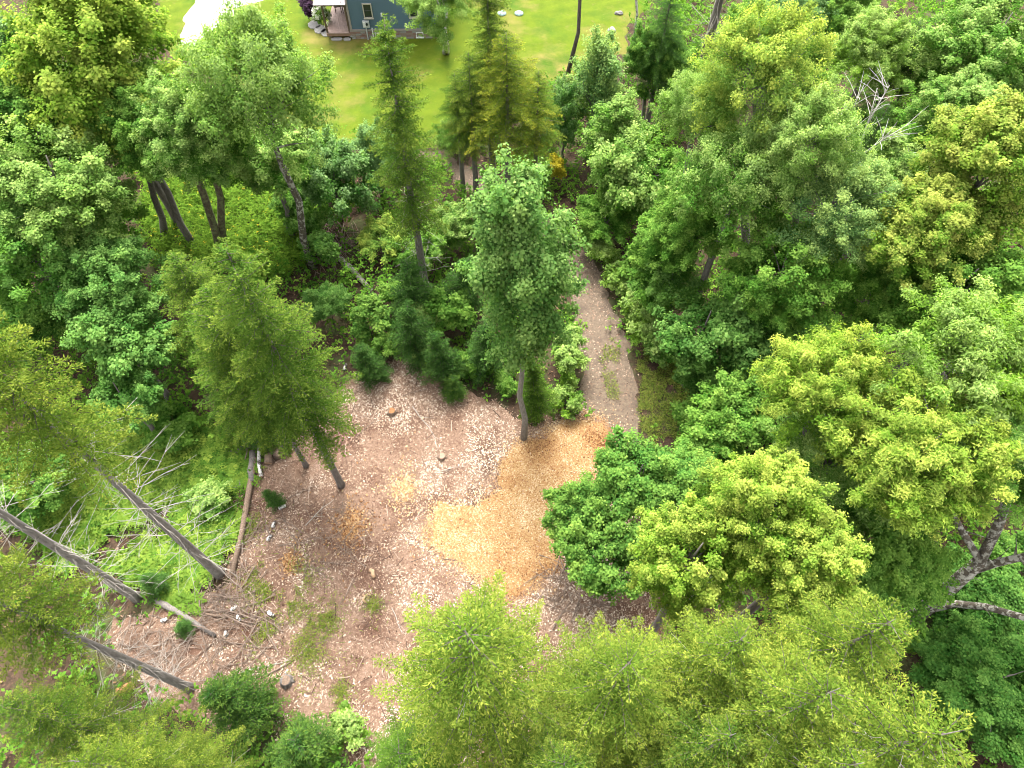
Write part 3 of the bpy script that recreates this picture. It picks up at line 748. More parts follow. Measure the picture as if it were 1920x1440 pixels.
S = lambda label, apex, h, R, col=SD, tip=SDT: K(label, 'sapling', h * 1.12, R * 1.3, col, tip, apex=apex, tr=0.05, lean=((apex[0] * 7 % 13) - 6, (apex[1] * 5 % 11) - 5), name='spruce_sapling', group='young spruces at the edges of the clearing')
S('round dark spruce sapling at the left end of the clearing rim', (682, 645), 2.6, 0.9)
S('tallest dark spruce sapling above the pink litter', (755, 565), 4.2, 1.15)
S('dark spruce sapling in the middle of the clearing rim', (828, 622), 3.6, 1.0)
S('tiny spruce sapling in front of the clearing rim', (848, 705), 1.6, 0.6, SD, FGT)
S('dark spruce sapling left of the aspen crown', (905, 610), 3.6, 1.1)
S('spruce sapling right behind the aspen trunk', (1012, 690), 3.8, 0.95, FG, FGT)
S('dim spruce sapling beside the ragged tall spruce', (762, 480), 4.5, 1.3)
S('dim spruce sapling right of the ragged tall spruce', (862, 480), 4.0, 1.3)
S('bushy green spruce, upper of the two at the lower left', (420, 1300), 3.8, 1.35, SD, FGT)
S('bushy green spruce, lower of the two at the lower left', (535, 1405), 3.6, 1.35, SD, FGT)
S('small spruce sapling among the ferns between two bare trunks', (275, 1080), 1.3, 0.6)
S('small spruce sapling on the fallen trunk at lower left', (335, 1170), 0.8, 0.4)
S('little spruce sapling beside the long log', (500, 918), 1.5, 0.42)
S('yellow-green spruce sapling at the shady corner of the ferns', (420, 745), 3.0, 1.0, FG, FGT)
S('dim spruce sapling under the spruces by the wood pile', (470, 780), 2.4, 0.9)

K('fir at the very lower left corner of the photo', 'fir', 13, 2.0, FG, FT, apex=(0, 1480), dead=8, dead_lo=0.4, dead_hi=0.8)

# ------------------------------------------------------------------ bushes
H = bush
H('low green bush between the two left spruce saplings of the rim', (718, 650), 26, 0.9, 0.9, MG, MT)
H('low green bush right of the tallest rim sapling', (792, 660), 26, 0.9, 0.9, MG, LT)
H('low green bush between the rim saplings and the aspen', (880, 680), 30, 0.9, 0.9, MG, MT)
H('leafy bush left of the tiny rim sapling', (800, 590), 34, 1.5, 0.9, MG, LT)
H('dark shrub under the fork of the lichen-spotted maple', (1825, 1115), 85, 1.5, 0.7, DG, DT, 'mid')
H('dark shrub at the right edge behind the lichen-spotted maple', (1905, 1075), 75, 1.5, 0.7, DG, MT, 'mid')
H('dark shrub at the right edge below the lowest lichen-spotted limb', (1895, 1195), 75, 1.2, 0.7, DG, DT, 'mid')
H('yellow-leaved shrub at the far bend of the trail', (1040, 318), 24, 1.2, 1.0, (0.26, 0.24, 0.02), (0.40, 0.34, 0.03))
H('yellow-green bush, uppermost along the right side of the trail', (1128, 478), 32, 1.0, 0.9, YG, LT)
H('yellow-green bush, second from the bend along the right of the trail', (1165, 522), 34, 1.0, 0.9, YG, LT)
H('yellow-green bush, third from the bend along the right of the trail', (1195, 568), 36, 1.0, 0.9, YG, LT)
H('yellow-green bush, fourth from the bend along the right of the trail', (1215, 612), 38, 1.0, 0.9, YG, LT)
H('darker bush at the lower end of the row right of the trail', (1245, 650), 36, 1.0, 0.9, MG, LT)
H('leafy bush behind the row along the right of the trail', (1215, 500), 48, 1.8, 0.9, MG, MT)
H('leafy bush between the trail bend and the green cherry', (1110, 445), 30, 1.0, 0.9, MG, LT)
H('bright yellow-green bush right of the spruce sapling behind the aspen', (1062, 690), 36, 1.2, 1.1, YG, LT)
H('bright green bush on the left rim of the trail under the aspen', (1068, 640), 32, 1.2, 1.0, MG, LT)
H('small bright bush touching the orange chips under the aspen', (1060, 750), 30, 0.8, 0.9, YG, LT)
H('low bush left of the aspen trunk', (950, 715), 26, 0.7, 0.9, MG, MT)
H('round blue-green bush beside the fallen bare log', (612, 572), 46, 2.0, 0.9, BG, BT, 'mid')
H('green bush below the bare log', (690, 600), 42, 1.6, 0.9, BG, MT)
H('green bush between the bare log and the ragged spruce', (742, 552), 34, 1.5, 0.9, MG, MT)
H('pale yellowish shrub above the bare log', (715, 450), 48, 1.5, 0.8, LG, YT, 'mid')
H('green sapling bush in front of the ragged spruce', (845, 580), 45, 2.0, 1.1, MG, MT)
H('bright bush right of the ragged spruce', (850, 425), 48, 1.8, 0.9, MG, LT, 'mid')
H('loose bush above the ragged spruce roots', (790, 470), 50, 1.6, 0.8, MG, MT, 'mid')
H('soft bush at the lawn edge behind the ragged spruce', (845, 250), 40, 1.4, 0.8, MG, LT, 'mid')
H('leafy bush at the far side of the trail bend', (1000, 330), 38, 1.4, 0.9, MG, MT, 'mid')
H('green bush between the goldenrod and the alder', (560, 400), 50, 1.8, 1.0, MG, BT, 'mid')
H('green bush at the foot of the mossy birch', (600, 470), 38, 1.5, 0.9, MG, BT)
H('bush on the lawn edge below the pale birch', (600, 290), 48, 2.4, 1.0, MG, LT, 'mid')
H('small bright bush at the bottom rim of the clearing', (640, 1370), 42, 0.8, 0.8, YG, LT)
H('small green bush among the ferns near the long log', (395, 930), 42, 0.6, 0.7, MG, LT)
H('low green bush at the upper end of the fern patch', (320, 800), 50, 0.8, 0.6, MG, MT)
H('low dark shrub in the hollow at the lower right corner', (1880, 1340), 100, 1.6, 0.7, DG, DT, 'mid')
H('low dark shrub in the hollow left of the corner one', (1790, 1230), 80, 1.4, 0.7, DG, DT, 'mid')
H('low bush at the rim of the hollow under the lichen limbs', (1620, 1120), 70, 3.0, 0.7, DG, MT, 'mid')
H('green bush in the gap behind the greener ash', (1500, 660), 70, 3.0, 0.8, DG, BT, 'mid')
H('green bush beside the grassy verge of the trail', (1300, 790), 45, 1.4, 0.8, MG, MT)
H('shady bush under the thicket right of the verge', (1420, 700), 60, 2.4, 0.9, DG, BT, 'mid')
H('shady bush at the left edge under the cool green maple', (40, 610), 80, 3, 0.8, DG, MT, 'mid')
H('shady bush behind the twiggy trunks at the left edge', (60, 900), 80, 2, 0.7, DG, MT, 'mid')
# ------------------------------------------------------------------ low growth that nobody could count
def low_growth(name, P, hmax, tufts, per, L, W, col, tip, seed, spread=(50, 105), rad=0.35, mat=None, **props):
    """leafy mounds at ground points P; hmax per point"""
    r = np.random.default_rng(seed); n = len(P)
    T = np.repeat(P, tufts, 0) + r.normal(0, rad, (n * tufts, 2))
    hz = np.repeat(hmax, tufts) * r.random(n * tufts) ** 0.7
    T = np.concatenate([T, (0.06 + hz)[:, None]], 1)
    AX = np.concatenate([r.normal(0, 0.45, (n * tufts, 2)), np.ones((n * tufts, 1))], 1)
    V = rosettes(T, AX, per, L, W, r, spread, 0.1)
    m = n * tufts * per
    tint = np.clip(np.repeat(r.normal(0.45, 0.16, n), tufts * per) + r.normal(0, 0.16, m), 0, 1)
    age = np.clip(np.repeat(r.normal(0.35, 0.28, n), tufts * per) + r.normal(0, 0.1, m), 0, 1)
    o = add(name, np_mesh(name, V, np.arange(len(V)).reshape(-1, 4), mat or M_LEAF, {'tint': tint, 'age': age}), color=col, kind='stuff', **props)
    o['tip_colour'] = tip
    return o
FERN = poly_px([(120, 830), (230, 775), (330, 765), (430, 800), (462, 880), (445, 970), (430, 1075), (330, 1110), (230, 1100), (130, 1060), (-20, 980), (-20, 860)])
MEADOW = poly_px([(255, 330), (420, 300), (600, 320), (600, 440), (560, 500), (440, 520), (330, 500), (255, 440)])
VERGE = poly_px([(1185, 630), (1235, 655), (1290, 720), (1320, 790), (1270, 850), (1200, 840), (1200, 740)])
P = np.array([-36.0, 0.5]) + np.random.default_rng(71).random((11000, 2)) * np.array([72.0, 56.0])
P = P[np.abs(P[:, 0]) < 19.5 + P[:, 1] * 0.40]
for poly in (LAWN, CLEAR, TRAIL, FERN, MEADOW, VERGE, DRIVE): P = P[~inside(P, [tuple(p) for p in poly])]
keep = vnoise(P, 0.35, 72) + np.random.default_rng(73).normal(0, 0.15, len(P)) > 0.36
P = P[keep][:5800]
low_growth('undergrowth', P, 0.15 + 3.0 * vnoise(P, 0.45, 74) ** 2, 8, 6, 0.16, 0.105, (0.078, 0.18, 0.022), (0.15, 0.255, 0.035), 75, rad=0.36,
           label='leafy green undergrowth on the forest floor', category='undergrowth')

def fern_mesh(name, P, seed):
    r = np.random.default_rng(seed); VV, tint, age = [], [], []
    for x, y in P:
        s = 0.55 + 0.4 * r.random(); n = r.integers(6, 9); a0 = r.random() * 6.28; tt = r.normal(0.5, 0.15); ag = np.clip(r.normal(0.45, 0.3), 0, 1)
        az = a0 + np.arange(n) * 6.283 / n + r.normal(0, 0.2, n)
        k = 8; f = np.linspace(0.12, 1, k)
        for a in az:
            d = np.array([math.cos(a), math.sin(a), 0]); sd = np.array([-d[1], d[0], 0]); Lf = s * (0.8 + 0.4 * r.random())
            pos = np.array([x, y, 0.05]) + d * (f * Lf)[:, None] + np.array([0, 0, 1]) * (Lf * (0.85 * f - 0.75 * f ** 2))[:, None]
            w = Lf * 0.34 * (1 - f) ** 0.8 * np.minimum(1, f * 4) + 0.02
            for sg in (-1, 1):
                D = sd * sg + d * 0.45 + np.array([0, 0, -0.12]); Nn = np.repeat(np.array([[0, 0, 1.0]]) + r.normal(0, 0.2, (1, 3)), k, 0)
                VV.append(leaf_verts(pos, np.repeat(D[None], k, 0), Nn, w, np.full(k, Lf * 0.13), 0.0, 0.05))
                tint.append(np.clip(tt + r.normal(0, 0.1, k), 0, 1)); age.append(np.clip(ag + r.normal(0, 0.08, k), 0, 1))
    V = np.concatenate(VV)
    return np_mesh(name, V, np.arange(len(V)).reshape(-1, 4), M_LEAF, {'tint': np.concatenate(tint), 'age': np.concatenate(age)})
P = scatter(rough_poly(FERN, 0.4, 0.5, 13), 1500, 81)
P = P[vnoise(P, 0.45, 82) > 0.22]
o = add('fern_ground_cover', fern_mesh('fern_ground_cover', P[:760], 83), kind='stuff', color=(0.078, 0.165, 0.022), label='bright green fern bed between the bare trunks and the long log', category='ferns')
o['tip_colour'] = (0.185, 0.26, 0.04)
P = scatter(FERN, 900, 84)
low_growth('fern_patch_weeds', P[:300], 0.1 + 0.15 * np.ones(len(P[:300])), 8, 6, 0.12, 0.08, (0.06, 0.13, 0.02), (0.14, 0.20, 0.03), 85, rad=0.25,
           label='low bright weeds growing among the ferns', category='weeds')

def stems_mesh(name, P, h, leaves, L, W, seed, topfrac, mat):
    r = np.random.default_rng(seed); n = len(P)
    f = np.tile(np.linspace(0.15, 1, leaves), n); b = np.repeat(np.concatenate([P, np.zeros((n, 1))], 1), leaves, 0)
    hh = np.repeat(h * (0.7 + 0.6 * r.random(n)), leaves); lean = np.repeat(r.normal(0, 0.12, (n, 2)), leaves, 0)
    pos = b + np.stack([lean[:, 0] * f * hh, lean[:, 1] * f * hh, f * hh], -1)
    a = r.random(n * leaves) * 6.28
    D = np.stack([np.cos(a), np.sin(a), 0.5 - 0.2 * r.random(n * leaves)], -1); Nn = np.stack([-np.cos(a) * 0.4, -np.sin(a) * 0.4, np.ones(n * leaves)], -1)
    V = leaf_verts(pos, D, Nn, L * (0.7 + 0.6 * r.random(n * leaves)), np.full(n * leaves, W))
    tint = np.clip(np.repeat(r.normal(0.5, 0.15, n), leaves) + r.normal(0, 0.13, n * leaves), 0, 1)
    isflower = np.repeat(r.random(n) < topfrac, leaves) & (f > 0.86)
    age = np.where(isflower, 1.0, np.clip(r.normal(0.02, 0.03, n * leaves), 0, 0.1))
    return np_mesh(name, V, np.arange(len(V)).reshape(-1, 4), mat, {'tint': tint, 'age': age})
P = scatter(rough_poly(MEADOW, 0.5, 0.6, 17), 5200, 91)
o = add('goldenrod_weeds', stems_mesh('goldenrod_weeds', P, 0.8 + 0.5 * vnoise(P, 0.4, 92), 13, 0.22, 0.06, 93, 0.05, M_LEAF), kind='stuff', color=(0.092, 0.175, 0.020),
        label='tall green goldenrod weeds with yellow tops in the glade', category='weeds')
o['tip_colour'] = (0.36, 0.32, 0.03)

def grass_mesh(name, P, h, seed, mat):
    r = np.random.default_rng(seed); n = len(P); a = r.random(n) * 6.28
    D = np.stack([np.cos(a) * 0.6, np.sin(a) * 0.6, 0.6 + r.random(n) * 0.6], -1); Nn = np.stack([-np.cos(a), -np.sin(a), np.full(n, 0.6)], -1)
    V = leaf_verts(np.concatenate([P, np.full((n, 1), 0.01)], 1), D, Nn, h * (0.5 + r.random(n)), np.full(n, 0.02), 0.02, 0.35)
    return np_mesh(name, V, np.arange(len(V)).reshape(-1, 4), mat, {'tint': r.random(n), 'age': np.clip(r.normal(0.35, 0.3, n), 0, 1)})
strip = poly_px([(1128, 640), (1146, 640), (1152, 700), (1148, 745), (1128, 740)])
def puff(x, y, w, n, seed):
    """points thinning out round a survey pixel, w survey pixels wide"""
    q = np.random.default_rng(seed); c = at(x, y); k = w / FPX * depth(c)
    return np.array([[c.x, c.y]]) + q.standard_t(3, (n, 2)) * [k * 0.5, k * 0.65]
TUFTS = [(565, 1180, 42), (615, 1165, 22), (545, 1130, 20), (500, 1190, 26), (580, 1225, 30), (560, 1085, 26), (480, 1085, 30),
         (700, 1135, 14), (640, 1300, 16), (500, 1110, 22), (470, 990, 18)]
P = np.concatenate([scatter(rough_poly(VERGE, 0.4, 0.4, 23), 17000, 94), scatter(rough_poly(strip, 0.2, 0.2, 24), 1500, 95)] + [puff(x, y, w, int(w * 24), 96 + i) for i, (x, y, w) in enumerate(TUFTS)])
P = P[vnoise(P, 1.4, 97) + 0.5 * vnoise(P, 4, 98) > 0.55]
o = add('verge_grass', grass_mesh('verge_grass', P, 0.2, 99, M_LEAF), kind='stuff', color=(0.10, 0.165, 0.022), label='rough grass on the trail verge and in tufts over the clearing', category='grass')
o['tip_colour'] = (0.24, 0.24, 0.06)

# ------------------------------------------------------------------ special trees
def limb_mesh(pts, r0, r1, seed, sides=8, twigs=4):
    r = np.random.default_rng(seed); m = MB(); n = len(pts)
    m.tube(pts, [r0 + (r1 - r0) * i / (n - 1) for i in range(n)], sides)
    for _ in range(twigs):
        f = 0.3 + 0.65 * r.random(); k = f * (n - 1); i = min(int(k), n - 2); s = Vector(pts[i]).lerp(Vector(pts[i + 1]), k - i)
        d = Vector((r.normal(0, 1), r.normal(0, 1), 0.6 + r.random())).normalized() * (0.5 + 0.9 * r.random())
        m.tube([s, s + d * 0.55 + Vector((0, 0, 0.05)), s + d], [r1 * 0.6 + 0.008, 0.010, 0.004], 4, False)
    return m
# lichen-covered maple at the right
b = at(1690, 1175)
t = thing('broadleaf_tree', 'old maple with thick lichen-spotted limbs at the right edge', 'tree', b, 'broadleaf trees round the clearing')
PT = lambda *q: [at(*p) - b for p in q]
add('trunk', limb_mesh(PT((1688, 1176, -0.1), (1730, 1145, 1.8), (1785, 1098, 4.0), (1838, 1052, 6.0)), 0.34, 0.24, 1).mesh('trunk', M_BARK_LICHEN, True), t)
for q, r0, r1 in (([(1838, 1052, 6.0), (1872, 985, 7.2), (1893, 925, 8.4), (1945, 860, 10)], 0.20, 0.09), ([(1815, 1072, 5.2), (1870, 1055, 6.2), (1945, 1038, 7.6)], 0.16, 0.11),
                  ([(1730, 1145, 1.8), (1790, 1132, 2.6), (1850, 1138, 3.6), (1945, 1165, 5.2)], 0.16, 0.11), ([(1838, 1052, 6.0), (1800, 990, 7.0), (1775, 940, 8.2), (1752, 905, 9.0)], 0.14, 0.06),
                  ([(1752, 990, 6.8), (1690, 1012, 6.2), (1640, 1034, 5.8)], 0.075, 0.02), ([(1752, 990, 6.8), (1720, 985, 7.0), (1690, 980, 7.2)], 0.05, 0.012)):
    add('limb', limb_mesh(PT(*q), r0, r1, int(q[0][0] + q[-1][1])).mesh('limb', M_BARK_LICHEN if r0 > 0.1 else M_BARK_PALE, True), t)
add('crown', PROTO['maple'][1]['mesh'], t, at(2040, 880, 10.5) - b, (0, 0, 1.0), (0.7, 0.7, 0.55), MG, tip_colour=LT)
# bare white birch
M_TWIG_WHITE = bark_material('white_birch_twig', (0.26, 0.24, 0.21), (0.42, 0.40, 0.36))
b = at(1598, 335, 8.0); b.z = 0
t = thing('bare_birch', 'nearly leafless birch with white branches among the pale birches', 'tree', b, 'broadleaf trees round the clearing')
add('trunk', MB().tube([(0, 0, -0.1), (0.05, 0, 4), (0, 0, 8.0), (0.1, 0.1, 9.2)], [0.17, 0.14, 0.10, 0.08], 7).mesh('trunk', M_BIRCH, True), t)
for q in ([(1600, 320, 8.4), (1615, 265, 9.8), (1632, 215, 11), (1645, 165, 12)], [(1600, 320, 8.4), (1588, 250, 9.8), (1598, 205, 11), (1622, 155, 12.2)], [(1604, 300, 8.8), (1655, 262, 10), (1705, 232, 11)],
          [(1606, 290, 9.0), (1575, 250, 9.6), (1562, 205, 10.6)], [(1598, 330, 8.1), (1690, 320, 8.8), (1738, 280, 9.6)], [(1625, 235, 10.4), (1650, 190, 11.2), (1668, 160, 11.8)]):
    add('limb', limb_mesh([at(*p) - b for p in q], 0.045, 0.010, int(q[-1][0]), 5, 12).mesh('limb', M_TWIG_WHITE, True), t)
add('crown', PROTO['bush'][0]['mesh'], t, at(1665, 275, 9.6) - b, (0, 0, 0), (0.8, 0.8, 0.55), LG, tip_colour=LT)
# bare dead conifer at the top
b = at(1318, 118)
t = thing('dead_conifer', 'bare dead conifer with long curved branches at the top edge', 'tree', b, 'conifers round the clearing')
tk = add('trunk', MB().tube([(0, 0, -0.1), (0.05, 0, 3), (0.12, 0, 8), (0.15, 0, 13)], [0.34, 0.28, 0.2, 0.05], 8).mesh('trunk', M_BARK, True), t)
dead_branches(tk, (0, 0, 0), (0.15, 0, 13), 95, 0.06, 0.95, 2.6, 77, 1.0)
# leaning pole trunk by the lawn and two thin pale poles
B('leaning slim birch trunk at the lawn edge, its crown above the frame', 'birch', (1118, -210), 75, 10.5, 0.9, LG, LT, (1064, 140), M_BARK_DARK, r0=0.13)
B('thin pale pole birch at the right end of the lawn', 'airy', (1196, -170), 40, 9, 1.2, MG, MT, (1187, 92), M_BIRCH, r0=0.09)

# ------------------------------------------------------------------ logs, stumps and brush
def log(label, a, b2, r0, r1=None, bark=None, cut=True, name='log', group='logs lying in the clearing', bend=0.06, z=0.0):
    p, q = at(*a), at(*b2); r = np.random.default_rng(int(a[0] * 7 + a[1]))
    r1 = r1 or r0 * 0.8; d = q - p
    t = thing(name, label, 'log', p, group)
    pts = [p.lerp(q, f) - p + Vector((r.normal(0, bend), r.normal(0, bend), r0 * 0.9 + z + (0.03 if 0 < f < 1 else 0))) for f in (0, 0.33, 0.66, 1)]
    pts[0] = Vector((0, 0, r0 * 0.9 + z))
    add('bark', MB().tube(pts, [r0 + (r1 - r0) * k / 3 for k in range(4)], 10).mesh('bark', bark or M_LOGBARK, True), t)
    if cut:
        for e, o2, rr in ((pts[0], pts[1], r0), (pts[3], pts[2], r1)):
            n = (e - o2).normalized()
            add('cut_face', MB().tube([e + n * 0.002, e + n * 0.006], rr * 0.88, 10).mesh('cut_face', M_CUTWOOD), t)
    return t
log('long slim brown log lying along the left rim of the clearing', (480, 862), (441, 1078), 0.15, 0.11)
log('bark-covered log beside the upper end of the long slim log', (476, 850), (478, 905), 0.17, 0.15, M_BARK)
log('white birch log on top of the wood pile', (486, 832), (493, 893), 0.09, 0.08, M_BIRCH, z=0.12)
log('short thick round at the near end of the wood pile', (505, 872), (512, 858), 0.20, 0.19, M_LOGBARK)
log('split round in the middle of the wood pile', (522, 858), (531, 846), 0.21, 0.2, M_LOGBARK)
log('pale round at the far end of the wood pile', (545, 835), (549, 820), 0.15, 0.14, M_BIRCH)
log('grey weathered log end lying behind the wood pile', (430, 850), (478, 838), 0.12, 0.1, M_BARK)
log('short grey log stub at the edge of the ferns', (442, 918), (452, 903), 0.12, 0.1, M_BARK)
log('mossy fallen trunk at the lower left of the clearing', (296, 1128), (412, 1195), 0.15, 0.08, M_BARK, cut=False)
log('thin dark fallen trunk among the sticks at lower left', (350, 1150), (432, 1155), 0.07, 0.05, M_LOGBARK, cut=False)
log('dark leaning log between the ferns and the long log', (402, 1035), (432, 978), 0.10, 0.07, M_BARK_DARK)
log('bare bleached log lying above the clearing left of the ragged spruce', (638, 488), (698, 548), 0.17, 0.13, M_DEAD)
log('pale debarked log piece in the lower litter of the clearing', (694, 1070), (706, 1082), 0.09, 0.08, M_CUTWOOD)
log('thin pale split stick log below the debarked piece', (686, 1130), (680, 1115), 0.06, 0.04, M_CUTWOOD)
log('rotten orange log chunk under the lowest bare trunk', (228, 1300), (256, 1283), 0.22, 0.17, M_ROTTEN, cut=False)
k = 0
for lab, x, y, a in (('white birch piece nearest the long log, above two others', 530, 952, 0.5), ('white birch piece in the middle right of the long log', 515, 985, 1.2), ('white birch piece lowest of those right of the long log', 506, 1010, 1.1),
                     ('white birch piece by the dark leaning log', 432, 1000, 1.0), ('white birch piece beside the lower end of the long log', 440, 1142, 0.8), ('small white birch piece among the brush at lower left', 449, 1160, 1.8),
                     ('white birch piece left of the brush, near the fallen trunk', 310, 1163, 0.6), ('small white birch stick at the brush edge', 425, 1188, 1.4), ('white birch splinter on the open litter right of the brush', 510, 1152, -0.8),
                     ('white birch piece under the upper bare trunk', 345, 1108, 0.9), ('white birch piece at the ferns, near the dark log', 408, 1012, 0.9), ('white birch piece at the clearing rim under the spruces', 648, 690, 1.3)):
    dx, dy = 11 * math.cos(a), -9 * math.sin(a)
    log(lab, (x - dx * 0.6, y - dy * 0.6), (x + dx * 0.6, y + dy * 0.6), 0.085, 0.07, M_BIRCH, False, 'birch_piece', 'white birch pieces in the clearing', 0.02); k += 1
def stump(label, c, r0, h, mat, top):
    b = at(*c); r = np.random.default_rng(int(c[0])); t = thing('stump', label, 'stump', b, 'tree stumps in the clearing')
    m = MB(); m.tube([(0, 0, -0.05), (0, 0, 0.04), (0.01, 0, h * 0.5), (0.02, 0, h)], [r0 * 1.5, r0 * 1.2, r0, r0 * 0.95], 11)
    for kk in range(4):
        a = kk * 1.57 + r.normal(0, 0.2); d = Vector((math.cos(a), math.sin(a), 0))
        m.tube([d * r0 * 0.5 + Vector((0, 0, h * 0.45)), d * r0 * 1.1 + Vector((0, 0, 0.06)), d * r0 * 1.5 + Vector((0, 0, 0.0))], [r0 * 0.4, r0 * 0.3, r0 * 0.1], 6)
    add('bark', m.mesh('bark', mat, True), t)
    add('cut_face', MB().tube([(0.02, 0, h + 0.002), (0.02, 0, h + 0.008)], r0 * 0.85, 11).mesh('cut_face', top), t)
stump('orange-topped stump in the upper part of the pink litter', (735, 775), 0.19, 0.28, M_LOGBARK, M_ROTTEN)
stump('reddish cut stump in the middle of the pink litter', (828, 858), 0.18, 0.2, M_LOGBARK, plain('reddish_cut', (0.24, 0.13, 0.09), 0.9, 0.3, 20))
stump('weathered stump with a dark hollow at the bottom of the clearing', (538, 1278), 0.22, 0.3, M_BARK, M_LOGBARK)

def stick_proto(seed):
    r = np.random.default_rng(seed); m = MB(); pts = [(-0.5, 0, 0)]; y = 0
    for s in (-0.2, 0.1, 0.35, 0.5):
        y += r.normal(0, 0.04); pts.append((s, y, r.normal(0, 0.015)))
    m.tube(pts, [0.014, 0.012, 0.010, 0.008, 0.004], 5)
    for _ in range(2):
        s = r.integers(1, 4); p = Vector(pts[s]); d = Vector((0.15 + 0.15 * r.random(), r.normal(0, 0.18), 0.02)); m.tube([p, p + d], [0.007, 0.003], 4, False)
    return m
STICKS = [stick_proto(500 + k).mesh('stick', M_STICK) for k in range(5)]
STICKS_PALE = [stick_proto(510 + k).mesh('stick', M_DEAD) for k in range(3)]
def brush(label, c, R, n, L, seed, hmax=0.4, meshes=None, ang=None):
    r = np.random.default_rng(seed); t = thing('brush_pile', label, 'brush pile', at(*c), 'piles of dry sticks')
    ms = meshes or STICKS
    for _ in range(n):
        d = R * math.sqrt(r.random()); a = r.random() * 6.28; l = L[0] + (L[1] - L[0]) * r.random() ** 1.5
        az = r.random() * 6.28 if ang is None else ang + r.normal(0, 0.45)
        add('stick', ms[r.integers(len(ms))], t, (d * math.cos(a), d * math.sin(a) * 0.8, 0.04 + hmax * (1 - d / R) * r.random()), (0, r.normal(0, 0.1), az), (l, 0.6 + l * 0.7, 0.6 + l * 0.7))
brush('tangle of brown sticks at the lower left of the clearing', (400, 1190), 2.4, 130, (0.6, 2.6), 601)
brush('loose sticks along the lower end of the long log', (425, 1100), 1.6, 70, (0.5, 1.8), 602)
brush('dark brush heap under the alder at the rim of the chip bed', (1085, 1095), 1.7, 75, (0.6, 2.4), 603)
brush('long dry brush lying beside the dark green alder', (620, 455), 2.0, 60, (1.0, 3.6), 604, 0.5, None, -0.9)
brush('sticks between the long log and the ferns', (440, 990), 1.4, 75, (0.5, 2.0), 605, 0.3, None, 1.1)
brush('thin slash scattered at the left end of the clearing', (290, 1210), 1.6, 45, (0.5, 1.8), 606)
brush('dry twigs under the spruces by the wood pile', (470, 830), 1.6, 60, (0.5, 1.8), 607)
brush('reddish slash on the middle of the clearing, below the bare spruce trunk', (600, 1010), 2.2, 60, (0.4, 1.8), 608, 0.15)
# single fallen branches
r = np.random.default_rng(620)
for lab, x, y, l, a in (('long thin dark branch on the pink litter, left of the reddish stump', 800, 795, 2.4, -0.9), ('thin branch on the litter near the inner corner of the chip bed', 845, 880, 1.5, 0.3), ('pale curved branch below the bare spruce trunk', 600, 960, 1.7, 0.9),
                        ('branch lying across the litter right of the little spruce sapling', 560, 925, 1.6, 0.6), ('dark branch above the weathered hollow stump', 560, 1235, 2.6, 0.5), ('pale branch near the debarked log piece', 655, 1110, 1.3, 1.0),
                        ('thin branch at the edge of the large yellow fir', 745, 1165, 1.2, -1.1), ('branch on the litter between the rust crumbs and the long log', 565, 1020, 2.0, 0.1), ('bent branch at the right side of the brush tangle', 475, 1215, 2.2, -0.2),
                        ('branch reaching from the brush tangle towards the hollow stump', 500, 1250, 2.0, 0.25), ('thin branch just left of the orange-topped stump', 690, 800, 1.6, 0.9), ('short branch at the upper rim of the pink litter', 780, 735, 1.4, 0.4)):
    c = at(x, y)
    add('fallen_branch', (STICKS + STICKS_PALE)[r.integers(8)], None, (c.x, c.y, 0.08), (0, 0, a), (l, 0.7 + l * 0.5, 0.7 + l * 0.5), label=lab, category='branch', group='loose branches on the pale litter')
# twig litter: thousands of slivers
P = scatter(CLEAR, 7500, 630); P = P[~inside(P, CHIPS)]
P = P[vnoise(P, 0.5, 631) + np.random.default_rng(632).normal(0, 0.2, len(P)) > 0.45]
flakes('twig_litter', P, (0.15, 0.7), 0.05, 0.10, 0.25, tint_material('twigs', [(0, (0.03, 0.018, 0.013)), (0.6, (0.13, 0.08, 0.055)), (1, (0.30, 0.23, 0.18))]), np.random.default_rng(633).random(len(P)), 634, (0.03, 0.07),
       label='fine dry twigs scattered through the clearing', category='twigs')
# orange rotten wood crumbs
for i, (x, y, w) in enumerate(((758, 915, 24), (660, 985, 30), (545, 1055, 14))):
    lab = ('orange rotten wood crumbs in the middle of the clearing', 'rust-coloured wood crumbs left of the chip bed', 'small rust-coloured crumbs near the long log')[i]
    P = puff(x, y, w, int(w * 40), 641 + i)
    flakes('rotten_wood_crumbs', P, (0.04, 0.13), 0.04, 0.10, 0.8, M_CHIP_ORANGE, np.clip(np.random.default_rng(i).normal(0.3 + 0.25 * (i == 0), 0.2, len(P)), 0, 1), 642 + i, label=lab, category='wood crumbs')

# ------------------------------------------------------------------ house
M_SIDING = plain('blue_siding', (0.052, 0.090, 0.125), 0.55, 0.10, 3)
M_TRIM = plain('taupe_trim', (0.20,0.175,0.16), 0.6, 0.08)
M_STONE = [plain('veneer_stone', (0.18,0.135,0.105), 0.9, 0.3, 8, 0, 0.4), plain('veneer_stone_red', (0.17,0.10,0.08), 0.9, 0.3, 8, 0, 0.4), plain('veneer_stone_grey', (0.19,0.18,0.165), 0.9, 0.3, 8, 0, 0.4)]
M_MORTAR = plain('mortar', (0.15,0.13,0.115), 0.95, 0.2)
M_FRAME = plain('tan_window_frame', (0.30,0.275,0.235), 0.5, 0.05)
M_WHITEF = plain('white_frame', (0.5,0.5,0.49), 0.5, 0.04)
M_GLASS = plain('dark_glass', (0.015, 0.018, 0.02), 0.08, 0.1)
M_DECK = plain('deck_boards', (0.24,0.165,0.135), 0.75, 0.18, 5)
M_DECKDK = plain('deck_rim', (0.20, 0.12, 0.08), 0.7, 0.2, 5)
M_POST = plain('brown_post', (0.07, 0.045, 0.03), 0.6, 0.2)
M_ROOF = plain('metal_roof', (0.17,0.14,0.138), 0.6, 0.06, 2)
